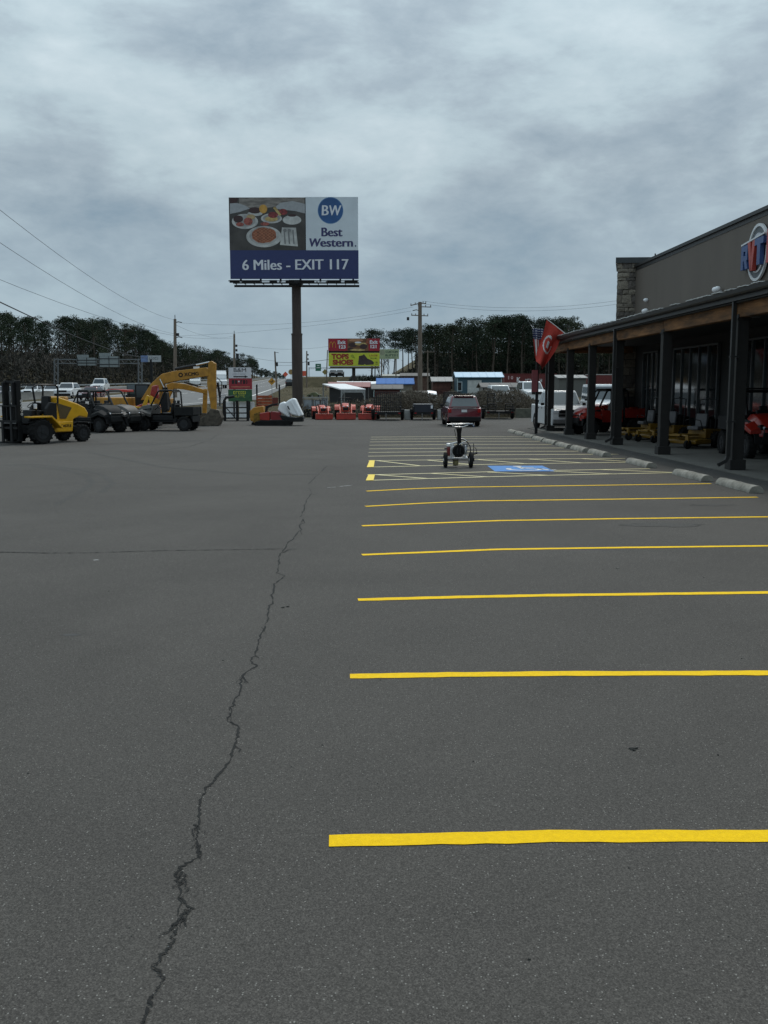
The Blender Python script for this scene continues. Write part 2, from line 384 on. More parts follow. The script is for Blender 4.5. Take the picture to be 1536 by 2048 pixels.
edge_line(0.02, 0.35); edge_line(0.12, 0.22, 1); edge_line(0.25, 0.22, 1); edge_line(0.40, 0.3); edge_line(0.58, 0.3); edge_line(0.72, .22, 1); edge_line(0.85, .22, 1); edge_line(0.98, .3)
mk.build('road_marking', WLP)['kind'] = 'structure'

# walkway along the shop: concrete sheet with control joints
post_x = lambda y: 10.21-0.03*y
wall_x = lambda y: 14.45-0.03*y
wy = [6+i*3.2 for i in range(16)]
walk = thing('walkway', 'x', 'x'); del walk['label']; del walk['category']; struct(walk)
for a, b in zip(wy, wy[1:]):
    mb = MB()
    for x0, x1 in ((-0.45, 2.1), (2.112, 5.2)):
        P = [(post_x(a)+x0, a, 0), (post_x(a)+x1, a, 0), (post_x(b)+x1, b-.012, 0), (post_x(b)+x0, b-.012, 0)]
        mb.add([(x, y, -.1) for x, y, z in P]+[(x, y, .03) for x, y, z in P], [(4, 5, 6, 7), (0, 1, 5, 4), (1, 2, 6, 5), (2, 3, 7, 6), (3, 0, 4, 7)])
    mb.build('slab', WALK, walk)
# darker apron strip between wheel stops and walkway
mb = MB(); ay = [4+i*4 for i in range(13)]
mb.add([(post_x(y)+dx, y, .004) for y in ay for dx in (-1.35, -0.45)], [(2*i, 2*i+1, 2*i+3, 2*i+2) for i in range(12)])
struct(mb.build('apron_strip', ASPH2))

# ------------------------------------------------------------------ PAINT ON THE LOT
def stripe(pix, wd, m, name='parking_line', ext=None, z=0.004, jit=0.006):
    pts = [G_(*p) for p in pix]
    if ext: d = (pts[-1]-pts[-2]).normalized(); pts.append(pts[-1]+d*ext)
    out = []
    for a, b in zip(pts, pts[1:]):
        k = max(2, int((b-a).length/0.10))
        for i in range(k): out.append(a.lerp(b, i/k))
    out.append(pts[-1]); mb = MB(); vs = []
    for i, p in enumerate(out):
        d = (out[min(i+1, len(out)-1)]-out[max(0, i-1)]).normalized(); n = Vector((-d.y, d.x, 0))
        vs += [p+n*(wd/2+rnd.uniform(-jit, jit))+Vector((0, 0, z)), p-n*(wd/2+rnd.uniform(-jit, jit))+Vector((0, 0, z))]
    mb.add(vs, [(2*i, 2*i+1, 2*i+3, 2*i+2) for i in range(len(out)-1)])
    return mb.build(name, m, lot)
SL = [([(658,1683),(880,1678),(1100,1674),(1320,1673),(1536,1673)], .125, 2.2), ([(700,1353),(900,1350),(1100,1348),(1536,1346.5)], .12, 2.2),
      ([(716,1200),(900,1195),(1100,1191),(1536,1185.5)], .12, 1.8), ([(724,1110),(900,1103),(1000,1099),(1250,1095.5),(1536,1092)], .12, 1.2),
      ([(724,1052),(880,1046),(1000,1041.5),(1250,1037.5),(1536,1034)], .12, .6), ([(731,1013),(850,1006.5),(960,1002),(1200,999),(1515,994.5)], .12, None),
      ([(733,982.5),(830,977.5),(920,974.5),(1150,971.5),(1422,967.5)], .12, None)]
for p, wd, ex in SL: stripe(p, wd, YLP, ext=ex)
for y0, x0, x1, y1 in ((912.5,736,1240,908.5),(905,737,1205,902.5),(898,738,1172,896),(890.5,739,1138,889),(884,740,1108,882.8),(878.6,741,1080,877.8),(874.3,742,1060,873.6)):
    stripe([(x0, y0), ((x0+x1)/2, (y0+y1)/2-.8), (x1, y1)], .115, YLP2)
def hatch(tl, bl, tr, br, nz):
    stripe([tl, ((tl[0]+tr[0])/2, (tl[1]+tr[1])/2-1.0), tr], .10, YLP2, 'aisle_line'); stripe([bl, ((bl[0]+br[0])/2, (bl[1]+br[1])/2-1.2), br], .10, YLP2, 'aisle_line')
    for i in range(nz):
        a = i/nz; b = (i+1)/nz
        p = (tl[0]+(tr[0]-tl[0])*a+14, tl[1]+(tr[1]-tl[1])*a-.3); q = (bl[0]+(br[0]-bl[0])*b, bl[1]+(br[1]-bl[1])*b-.4)
        stripe([p, q], .10, YLP2, 'hatch_line', z=.008)
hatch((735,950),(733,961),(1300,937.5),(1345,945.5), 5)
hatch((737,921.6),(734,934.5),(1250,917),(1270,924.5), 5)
for q in (((737,949.6),(750,949.4),(747,961.2),(731.5,961.6)), ((739,921.2),(749.5,921),(747.5,934.6),(733.5,935))):
    mb = MB(); mb.add([G_(*p)+Vector((0, 0, .010)) for p in q], [(3, 2, 1, 0)]); mb.build('end_block', mat('bright yellow block', (0.85, 0.62, 0.08), .7, var=.05), lot)
BLU = mat('blue parking paint', (0.03, 0.19, 0.50), .7, var=.15, scale=8)
o0 = G_(990, 943.5); Wb, Hb = G_(1112, 940).x-o0.x-.12, 1.95
mb = MB(Matrix.Translation((o0.x, o0.y, .009))); mb.add([(0, 0, 0), (Wb, .07, 0), (Wb-.02, Hb, 0), (0, Hb-.05, 0)], [(0, 1, 2, 3)]); ada = mb.build('accessible_symbol_square', BLU, lot)
mb = MB(Matrix.Translation((o0.x+.1, o0.y+.1, .014))); sw = .13
mb.disc((.72, 1.55, 0), .13, .13, 14, 'z'); mb.ring((.78, .62, 0), .36, .50, 22, 'z', R(150), R(385))
for a, b in (((.72, 1.35), (.78, .75)), ((.78, .78), (1.2, .78)), ((1.2, .8), (1.42, .28)), ((1.4, .3), (1.6, .36)), ((.76, 1.15), (1.12, 1.15))):
    a = Vector((*a, 0)); b = Vector((*b, 0)); d = (b-a).normalized(); n = Vector((-d.y, d.x, 0))*sw/2; mb.quad(a-n, b-n, b+n, a+n)
mb.build('wheelchair_symbol', WLP, ada)
# faded white scuffs of old paint
for pix in ([(655,975.5),(672,974.5)], [(680,973),(703,971)], [(187,1121),(197,1120)]):
    stripe(pix, .05, mat('old white scuff', (0.32, .32, .31), .9), 'old_paint_scuff', jit=.02)

# cracks: shallow dark joints in the asphalt
CRK = mat('crack shadow fill', (0.012, 0.012, 0.011), 1.0, var=.3)
CZ = [.0022]
def crack(pix, w0, w1, name='crack', jag=1.0):
    CZ[0] += .00012; cz = CZ[0]
    pts = []
    for a, b in zip(pix, pix[1:]):
        k = max(1, int((Vector(b)-Vector(a)).length/3.6))
        for i in range(k): t = i/k; pts.append((a[0]+(b[0]-a[0])*t+rnd.gauss(0, 2.0*jag)*(.4+(a[1]-900)/700), a[1]+(b[1]-a[1])*t))
    pts.append(pix[-1]); P = [G_(*p) for p in pts]; vs = []
    for i, p in enumerate(P):
        t = i/len(P); wd = .62*(w0+(w1-w0)*t)*rnd.choice((.3, .7, 1, 1.2, .45, 1.4))
        d = P[min(i+1, len(P)-1)]-P[max(i-1, 0)]; d.z = 0; d.normalize(); n = Vector((-d.y, d.x, 0))
        vs += [p+n*wd/2+Vector((0, 0, cz)), p-n*wd/2+Vector((0, 0, cz))]
    mb = MB(); mb.add(vs, [(2*i, 2*i+1, 2*i+3, 2*i+2) for i in range(len(P)-1)]); return mb.build(name, CRK, lot)
crack([(655,932),(642,943),(630,955),(617,968)], .035, .03)
crack([(620,977),(623,987),(613,1000),(609,1018),(600,1034)], .04, .035)
crack([(632,989),(620,990),(615,998)], .03, .03)
crack([(606,1038),(609,1046),(598,1050),(601,1060),(585,1078),(572,1090),(569,1098),(560,1110),(556,1122),(557,1135),(554,1146),(570,1152),(562,1160),(548,1168),(549,1180),(541,1190),(545,1200),(540,1215),(536,1230),(528,1255),(518,1280),(514,1300),(508,1312),(498,1322),(512,1332),(496,1342),(486,1352),(480,1375),(472,1395),(465,1415),(460,1428),(455,1443),(472,1450),(475,1466),(470,1490),(462,1512),(455,1530),(438,1550),(415,1575),(402,1592),(400,1620),(397,1645),(394,1665),(396,1690),(397,1712),(375,1727),(357,1741),(354,1758),(360,1775),(361,1795),(377,1818),(362,1838),(340,1860)], .030, .015)
for i_ in range(26):   # fine side strands
    a_ = rnd.choice([(606,1040),(600,1062),(572,1092),(558,1125),(548,1165),(541,1192),(528,1255),(510,1312),(486,1352),(466,1415),(470,1490),(402,1600),(397,1650),(395,1690),(358,1745),(361,1795),(375,1820)]); q_ = (a_[1]-780)/900
    crack([(a_[0]+rnd.uniform(-6, 6)*q_, a_[1]), (a_[0]+rnd.uniform(-22, 18)*q_, a_[1]+rnd.uniform(8, 34)*q_)], .012, .006)
crack([(362,1838),(350,1852),(340,1862),(318,1874)], .022, .008); crack([(352,1850),(348,1872)], .020, .020)
crack([(352,1745),(368,1757),(372,1780),(364,1800)], .008, .008)
crack([(470,1452),(462,1440),(458,1425)], .012, .01)
crack([(594,1098),(578,1100),(566,1106)], .02, .02)
crack([(348,1872),(340,1890),(322,1915),(306,1935),(318,1950),(330,1958)], .017, .015)
crack([(330,1958),(318,1975),(302,2000),(296,2020),(286,2048),(276,2075)], .015, .018)
crack([(0,1104.5),(90,1106.5),(180,1106),(330,1101.5),(450,1100),(566,1098)], .042, .032, 'seam', .10)
crack([(330,900),(380,893),(420,880),(437,868)], .03, .02, 'seam', .3)
crack([(0,905),(200,904.5),(340,903),(470,902),(620,900),(700,899)], .02, .02, 'seam', .1)
# small loose debris
mb = MB()
for i in range(34):
    p = G_(rnd.uniform(20, 1500), 860+1150*rnd.random()**1.3); r = rnd.uniform(.004, .010)
    mb.m = Matrix.Translation((p.x, p.y, r*.3)) @ Euler((rnd.random(), rnd.random(), rnd.random()*6)).to_matrix().to_4x4(); mb.ell((0, 0, 0), (r, r*.8, r*.6), 5, 4)
for px, py in ((1238,1137),(1268,1497),(570,1215)):
    p = G_(px, py)
    for k in range(3): mb.m = Matrix.Translation((p.x+rnd.uniform(-.03, .03), p.y+rnd.uniform(-.03, .03), .006)) @ Euler((.3, .2, rnd.random()*6)).to_matrix().to_4x4(); mb.cb((0, 0, 0), (.03, .02, .006))
o = mb.build('debris', mat('loose grit', (0.09, 0.085, 0.075), .9, var=.5)); o['kind'] = 'stuff'
OIL = mat('oil stain', (0.035, 0.034, 0.033), .75, var=.2)
for px, py, rx, ry in ((1290,1046,1.0,.28),(1180,958,.7,.35),(140,1270,.10,.05)):
    p = G_(px, py); mb = MB(); vs = [(p.x+rx*math.cos(t)*rnd.uniform(.5, 1.1), p.y+ry*math.sin(t)*rnd.uniform(.5, 1.1), .002) for t in [2*math.pi*i/18 for i in range(18)]]
    if rx < .2: mb.add(vs, [tuple(range(18))]); mb.build('oil_stain', OIL, lot)

TYM = node_ground('tyre marked asphalt', (0.066, 0.063, 0.058), 0.3, 'asphalt')
def tyre_mark(pix, wd, z):
    o = stripe(pix, wd, TYM, 'tyre_mark', z=z, jit=.03); return o
tyre_mark([(0,930),(60,932),(120,938),(170,950),(185,965),(160,985),(110,1010)], .16, .0020); tyre_mark([(30,928),(90,930),(150,938),(205,950),(225,966),(205,985)], .15, .0022)
tyre_mark([(300,890),(420,878),(560,874),(700,880)], .2, .0024); tyre_mark([(180,905),(330,935),(520,950),(640,948)], .15, .0026)
for px, py, rx, ry in ((1330,1050,.8,.28),(1190,957,.8,.35),(1420,1010,.5,.2)):   # drips where engines stand
    p = G_(px, py); k = 22; mb = MB(); mb.add([(p.x+rx*math.cos(a)*rnd.uniform(.55, 1.05), p.y+ry*math.sin(a)*rnd.uniform(.55, 1.05), .0030) for a in [2*math.pi*i/k for i in range(k)]], [tuple(range(k))]); mb.build('oil_stain', TYM, lot)
# ------------------------------------------------------------------ WHEEL STOPS
ws = [((1432,966),(1512,989)),((1348,949),(1410,963)),((1255,926),(1298,935.5)),((1176,906.5),(1212,913)),((1143,898),(1170,904.5)),((1113,891),(1137,897)),((1088,884),(1109,890)),((1068,878),(1084,884)),((1049,872.5),(1064,877.5)),((1032,867.5),(1046,872)),((1018,864),(1029,867.5))]
ords = ['nearest', 'second nearest', 'third nearest', 'fourth nearest', 'fifth nearest', 'sixth nearest', 'sixth farthest', 'fifth farthest', 'fourth farthest', 'third farthest', 'second farthest', 'farthest']
wl = ['pale concrete wheel stop nearest the camera, crumbling along its base', 'concrete wheel stop at the end of the nearer hatched aisle', 'concrete wheel stop between the two hatched aisles',
 'concrete wheel stop just beyond the farther hatched aisle, with a crack across it', 'fifth concrete wheel stop counting from the nearest', 'sixth concrete wheel stop counting from the nearest', 'middle seventh concrete wheel stop of the long row',
 'fourth concrete wheel stop from the far end of the row', 'third concrete wheel stop from the far end of the row', 'second concrete wheel stop from the far end of the row', 'farthest concrete wheel stop, by the white pickup']
for i, (a, b) in enumerate(ws):
    A, B = G_(*a), G_(*b); c = (A+B)/2; L = 1.95; mb = MB()
    prof = [(-.16, .004), (-.15, .06), (-.10, .13), (-.05, .15), (.05, .15), (.10, .13), (.15, .06), (.16, .004)]
    secs = []
    for k in range(13):
        t = -L/2+L*k/12; secs.append([(x+rnd.uniform(-.006, .006)+(.0), t, max(.004, z+rnd.uniform(-.006, .004))) for x, z in prof])
    mb.loft(secs); o = mb.build('wheel_stop', CONC, smooth=40)
    o.location = (c.x+.08, c.y, 0); d = B-A; o.rotation_euler = (0, 0, R(2.0)+rnd.uniform(-.02, .02)); tag(o, wl[i], 'wheel stop', 'concrete wheel stops along the parking bays')
exec_parts = []
# ------------------------------------------------------------------ THE SHOP
SIDING = mat('brown wall panel', (0.128, 0.108, 0.088), .7, var=.05, scale=.7, stretch=(1, 1, .25))
BEAMW = mat('rough sawn brown timber', (0.20, 0.095, 0.035), .85, var=.45, scale=1.6, stretch=(1, .5, 3), bump=.8, bscale=14, dirt=(0.035, 0.022, 0.013))
POSTM = mat('dark brown post cladding', (0.016, 0.0145, 0.013), .7, var=.15, scale=5)
TRIMB = mat('dark bronze trim', (0.022, 0.022, 0.021), .45, var=.12)
SHING = mat('grey shingle', (0.16, 0.155, 0.15), .9, var=.3, scale=9, bump=.5)
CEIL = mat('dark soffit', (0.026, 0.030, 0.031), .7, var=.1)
STN = [mat('stone grey brown', (0.20, 0.175, 0.14), .9, var=.3, scale=6, bump=.9, bscale=18), mat('stone tan', (0.25, 0.22, 0.175), .9, var=.28, scale=6, bump=.9, bscale=18), mat('stone dark', (0.13, 0.115, 0.10), .9, var=.3, scale=6, bump=.9, bscale=18)]
MORT = mat('stone mortar', (0.05, 0.045, 0.04), .95)
shop = thing('store_building', 'long brown equipment store with timber-beamed porch and round red and blue sign', 'building', (0, 0, 0))
YA, YB = 8.0, 50.0
yz = lambda f, ya=YA, yb=YB: (f(ya), f(yb))
def wall_strip(f0, off0, off1, z0, z1, name, m, ya=YA, yb=YB, parent=shop, bevel=0):
    a0, b0 = f0(ya)+off0, f0(yb)+off0; a1, b1 = f0(ya)+off1, f0(yb)+off1; mb = MB()
    mb.add([(a0, ya, z0), (a1, ya, z0), (b1, yb, z0), (b0, yb, z0), (a0, ya, z1), (a1, ya, z1), (b1, yb, z1), (b0, yb, z1)],
        [(0,3,2,1),(4,5,6,7),(0,1,5,4),(1,2,6,5),(2,3,7,6),(3,0,4,7)])
    return mb.build(name, m, parent, bevel=bevel)
# facade above the porch in tall panels with shallow joints
pw = 3.5; y = YA
while y < YB-.01:
    wall_strip(wall_x, 0, .3, 4.62, 8.40, 'facade_panel', SIDING, y+.002, min(y+pw, YB)-.003); y += pw
wall_strip(wall_x, .02, .29, 4.62, 8.40, 'wall_core', SIDING, YA+.05, YB-.05)
wall_strip(wall_x, -.10, .4, 8.40, 8.53, 'parapet_cap', TRIMB, YA, YB+.05)
wall_strip(wall_x, -.02, -.002, 8.23, 8.398, 'cap_flashing', TRIMB)
mb = MB(); mb.box(wall_x(YB)+.3, YB-.3, 0, wall_x(YB)+22, YB, 8.35); mb.build('end_wall', SIDING, shop)
mb = MB(); mb.box(wall_x(YA), YA, 4.6, 40, YA+.3, 8.35); mb.box(wall_x(YB)+.5, YA+.3, 8.05, 40, YB-.3, 8.25); mb.build('flat_roof', TRIMB, shop)
# porch roof
E = lambda y: 9.82-.03*y
YE0, YE1 = 8.0, 50.9
wall_strip(E, .02, .05, 4.44, 4.66, 'fascia', TRIMB, YE0, YE1)
gm = MB(); pr = [(-.13, 4.60), (-.13, 4.69), (-.11, 4.69), (-.11, 4.62), (.0, 4.60)]
gm.loft([[(E(y)+x-.0, y, z-.0) for x, z in [(-.14, 4.70), (-.125, 4.60), (-.09, 4.56), (.018, 4.56), (.018, 4.585), (-.08, 4.585), (-.105, 4.61), (-.12, 4.70)]] for y in (YE0, YE1)])
gm.build('gutter', TRIMB, shop)
nst = 24
for k in range(7):   # shingle courses of the shallow roof
    f0, f1 = k/7, (k+1)/7+.02; mb = MB(); ya, yb = YE0, YE1
    X = lambda y, f: E(y)-.03+(wall_x(y)-E(y)+.02)*f
    mb.add([(X(ya, f0), ya, 4.69+.75*f0), (X(yb, f0), yb, 4.69+.75*f0), (X(yb, f1), yb, 4.69+.75*f1-.02), (X(ya, f1), ya, 4.69+.75*f1-.02),
            (X(ya, f0), ya, 4.72+.75*f0), (X(yb, f0), yb, 4.72+.75*f0), (X(yb, f1), yb, 4.70+.75*f1), (X(ya, f1), ya, 4.70+.75*f1)],
           [(0,1,2,3),(7,6,5,4),(0,4,5,1),(1,5,6,2),(2,6,7,3),(3,7,4,0)]); mb.build('shingle_course', SHING, shop)
tabm = MB(); tabm.box(-.06, -.14, 0, .12, .14, .022); tme = tabm.mesh('shingle_tab', mat('pale shingle edge', (0.55, .55, .53), .8, var=.3))
for i in range(150):
    y = YE0+.1+i*.287
    if rnd.random() < .62: inst('shingle_tab', tme, shop, (E(y)-.10, y, 4.712+rnd.uniform(0, .008)), (0, 0, rnd.uniform(-.04, .04)), (1, rnd.uniform(.6, 1.0), 1))
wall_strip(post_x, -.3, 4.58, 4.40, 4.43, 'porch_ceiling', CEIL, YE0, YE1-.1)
# posts, beams, bases
pys = [13.6, 19.5, 25.5, 31.6, 37.2, 41.4, 45.6, 50.0]
for i, y in enumerate(pys):
    x = post_x(y); p = MB(); w_ = .15
    p.box(x-w_, y-w_, .29, x+w_, y+w_, 4.12); o = p.build('post', POSTM, shop, bevel=.01)
    b = MB(); b.box(x-w_-.06, y-w_-.06, .03, x+w_+.06, y+w_+.06, .30); b.build('post_base', POSTM, o, bevel=.012)
    t = MB(); t.box(x-w_-.03, y-w_-.03, 3.98, x+w_+.03, y+w_+.03, 4.02); t.build('post_collar', POSTM, o)
for a, b in zip([YE0]+pys[:-1], pys):
    wall_strip(post_x, -.13, .13, 4.04 if a != YE0 else 4.04, 4.41, 'timber_beam', BEAMW, a+.02, b-.02, bevel=.012)
mb = MB(); mb.box(post_x(50)+.16, 49.9, 4.05, wall_x(50)-.05, 50.12, 4.38); mb.build('end_beam', BEAMW, shop)
for y in (25.9-.62, 37.2-.42, 49.7):   # downspouts with kicked elbows
    x = post_x(y)-.30; d = MB(); d.box(x-.055, y-.05, .38, x+.055, y+.05, 4.5); o = d.build('downspout', TRIMB, shop, bevel=.01)
    e = MB(); e.tube([(x, y, .42), (x-.05, y-.02, .28), (x-.26, y-.04, .17)], .065, 4); e.build('elbow', TRIMB, o)
    for z in (1.3, 3.0): k = MB(); k.box(x-.07, y-.06, z, x+.16, y+.06, z+.04); k.build('strap', TRIMB, o)
# shop front wall below the porch: siding, glazing bays, stone
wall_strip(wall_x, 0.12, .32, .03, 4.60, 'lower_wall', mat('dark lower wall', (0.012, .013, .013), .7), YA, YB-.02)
def glazing(ya, yb, n, z0=.35, z1=4.02):
    fr = MB(); x = lambda y, d=0: wall_x(y)+d
    def bar(y0, y1, za, zb, d0=-.03, d1=.10): fr.add([(x(y0, d0), y0, za), (x(y0, d1), y0, za), (x(y1, d1), y1, za), (x(y1, d0), y1, za), (x(y0, d0), y0, zb), (x(y0, d1), y0, zb), (x(y1, d1), y1, zb), (x(y1, d0), y1, zb)], [(0,3,2,1),(4,5,6,7),(0,1,5,4),(1,2,6,5),(2,3,7,6),(3,0,4,7)])
    for i in range(n+1):
        y = ya+(yb-ya)*i/n; bar(y-.035, y+.035, z0, z1)
    bar(ya+.036, yb-.036, z0, z0+.07, -.028, .098); bar(ya+.036, yb-.036, z1-.07, z1, -.028, .098)
    o = fr.build('window_frame', mat('window aluminium', (0.12, .13, .135), .4, .6), shop)
    for i in range(n):
        a = ya+(yb-ya)*i/n+.04; b = ya+(yb-ya)*(i+1)/n-.04; g = MB()
        g.add([(x(a, .03), a, z0+.07), (x(b, .03), b, z0+.07), (x(b, .03), b, z1-.07), (x(a, .03), a, z1-.07), (x(a, .045), a, z0+.07), (x(b, .045), b, z0+.07), (x(b, .045), b, z1-.07), (x(a, .045), a, z1-.07)],
              [(0,1,2,3),(7,6,5,4),(0,4,5,1),(1,5,6,2),(2,6,7,3),(3,7,4,0)]); g.build('pane', GLS, o)
glazing(38.3, 43.6, 5); glazing(45.9, 48.2, 3); glazing(28.5, 36.1, 7); glazing(14, 27.5, 10)
# stone veneer on the tower: each stone its own piece
stone_me = []
for k in range(9):
    mb = MB(); hx_, hz_ = .5, .5; N_ = 3
    g = [[(-hx_+2*hx_*i/N_+(0 if i in (0, N_) else rnd.uniform(-.08, .08))+(rnd.uniform(-.03, .03)), (-.35 if 0 < i < N_ and 0 < j < N_ else -.1)+rnd.uniform(-.18, .18), -hz_+2*hz_*j/N_+rnd.uniform(-.04, .04)) for i in range(N_+1)] for j in range(N_+1)]
    vs = [p for r in g for p in r]; fs = [(j*4+i, j*4+i+1, (j+1)*4+i+1, (j+1)*4+i) for j in range(N_) for i in range(N_)]
    bd = [0, 1, 2, 3, 7, 11, 15, 14, 13, 12, 8, 4]; o = len(vs); vs += [(vs[b][0]*.97, .6, vs[b][2]*.97) for b in bd]
    for q in range(12): fs.append((bd[(q+1) % 12], bd[q], o+q, o+(q+1) % 12))
    mb.add(vs, fs); stone_me.append([mb.mesh('stone', m_) for m_ in STN])
def stones(parent, ox, oy, ang, width, z0, z1, base_w=.55, base_h=.26):
    ca, sa = math.cos(ang), math.sin(ang); z = z0; n = 0
    while z < z1-.05:
        h = min(rnd.choice((.55, .8, 1, 1.35, 1.6))*base_h, z1-z)
        if z1-z-h < .1: h = z1-z
        u = 0
        while u < width-.01:
            w2 = rnd.uniform(.45, 1.6)*base_w*.8
            if width-u-w2 < .18: w2 = width-u
            me = rnd.choice(rnd.choice(stone_me)); c = u+w2/2
            inst('stone', me, parent, (ox+ca*c, oy+sa*c, z+h/2), (0, 0, ang), (w2-.02, .09, h-.02)); u += w2; n += 1
        z += h
    return n
TX, TY = 12.02, 50.12; tw = MB(); ang = R(-3)
tower = tw.prism([(TX+.05, TY+.08), (TX+3.0, TY-.07), (TX+3.4, TY+3.2), (TX+.92, TY+3.3)], .0, 8.62, 'z').build('stone_tower', MORT, shop)
print('stones', stones(tower, TX, TY, ang, 2.05, 4.6, 8.64, .50, .27))
stones(tower, TX, TY, ang, 1.25, 1.8, 4.6, .55, .30)
stones(tower, TX+.86, TY+3.1, R(-105), 2.9, 5.2, 8.6, .6, .32)
t = MB(); t.prism([(TX-.12, TY-.10), (TX+2.02, TY-.24), (TX+2.5, TY+3.4), (TX+.80, TY+3.5)], 8.62, 8.90, 'z'); cap = t.build('tower_cap', mat('dark cap metal', (0.045, .05, .052), .5, .3), shop)
t = MB(); t.cyl((TX+1.95, TY+.1, 8.90), (TX+1.95, TY+.1, 9.12), .035); t.build('vent_pipe', BLK, cap)
# fittings on the facade
def flood(x, y, z):
    f = MB(Matrix.Translation((x, y, z))); f.box(-.05, -.06, -.2, .05, .06, .0); f.ell((-.16, -.14, .04), (.13, .12, .11), 10, 6); f.ell((-.16, .14, .04), (.13, .12, .11), 10, 6); f.build('floodlight', WHP, shop, smooth=60)
flood(wall_x(38.3)-.03, 38.3, 6.05); flood(wall_x(47.6)-.03, 47.6, 5.97)
f = MB(); f.ell((wall_x(47.8)-.1, 47.8, 6.55), (.13, .13, .09), 10, 6); f.build('security_camera', WHP, shop, smooth=60)
for y in (30, 38, 46): f = MB(); f.disc((post_x(y)+2.2, y, 4.392), .16, .16, 16, 'z'); f.build('ceiling_light', mat('unlit lamp disc', (.3, .3, .3), .4), shop)
# round sign with three block letters
SY = 34.8; sgx = wall_x(SY)-.03; sa = math.atan(-.03)
sgn = bpy.data.objects.new('store_sign', None); C.objects.link(sgn); sgn.parent = shop; sgn.location = (sgx, SY, 7.02); sgn.rotation_euler = (0, 0, -math.pi/2-sa*-1); sgn.scale = (.95, 1, .97)
# local: x runs along the wall towards the viewer's right, -y faces the lot
SGR = mat('sign grey face', (0.10, 0.115, .125), .5); SBL = mat('sign blue', (0.035, .08, .22), .4); SRD = mat('sign red', (0.42, .05, .035), .4)
def slab_ring(nm, m_, r0, r1, a0, a1, y0, y1, cxx=0, czz=0, n=30):
    mb = MB(); pts = [(cxx+r1*math.cos(a0+(a1-a0)*i/n), czz+r1*math.sin(a0+(a1-a0)*i/n)) for i in range(n+1)]+[(cxx+r0*math.cos(a1-(a1-a0)*i/n), czz+r0*math.sin(a1-(a1-a0)*i/n)) for i in range(n+1)]
    for i in range(n):
        mb.prism([pts[i], pts[i+1], pts[2*n+1-i-1], pts[2*n+1-i]], y0, y1)
    return mb.build(nm, m_, sgn)
slab_ring('sign_ring', WHT, .93, 1.03, R(20), R(160), -.08, 0); slab_ring('sign_ring', WHT, .93, 1.03, R(205), R(368), -.08, 0)
slab_ring('sign_disc', SGR, .0, .93, R(0), R(360), -.04, -.002)
slab_ring('sign_ring', WHT, .66, .73, R(212), R(345), -.07, -.041); slab_ring('sign_top_disc', mat('sign pale face', (.5, .52, .56), .5), .0, .70, R(18), R(162), -.06, -.042)
def letter(polys, m_):
    mb = MB()
    for k, p in enumerate(polys): mb.prism(p, -.24, -.09)
    return mb.build('sign_letter', m_, sgn)
letter([[(-1.22,-.52),(-.96,-.52),(-.96,.36),(-1.22,.36)],[(-.96,.14),(-.52,.14),(-.52,.36),(-.96,.36)],[(-.74,-.02),(-.52,-.02),(-.52,.14),(-.74,.14)],[(-.96,-.2),(-.52,-.2),(-.52,-.02),(-.96,-.02)],[(-.72,-.52),(-.46,-.52),(-.62,-.2),(-.88,-.2)]], SBL)
letter([[(-.54,.42),(-.24,.42),(-.02,-.66),(-.20,-.66)],[(.26,.42),(-.02,.42),(-.20,-.66),(.04,-.66)]], SRD)
letter([[(.22,.2),(1.12,.2),(1.12,.44),(.22,.44)],[(.5,-.52),(.82,-.52),(.82,.2),(.5,.2)]], SBL)
letter([[(-1.26,.38),(1.16,.50),(1.16,.56),(-1.26,.44)]], WHT)
# the word that follows the round sign runs out of the picture
for k, z in enumerate((0,)):
    mb = MB(); mb.prism([(1.34, -.55), (1.56, -.55), (1.56, .62), (1.34, .62)], -.2, -.02); mb.prism([(1.56, -.55), (2.1, -.55), (2.1, -.33), (1.56, -.33)], -.2, -.02); mb.prism([(1.56, .40), (2.1, .40), (2.1, .62), (1.56, .62)], -.2, -.02); mb.prism([(1.56, -.08), (1.95, -.08), (1.95, .14), (1.56, .14)], -.2, -.02); mb.build('sign_letter', SRD, sgn)

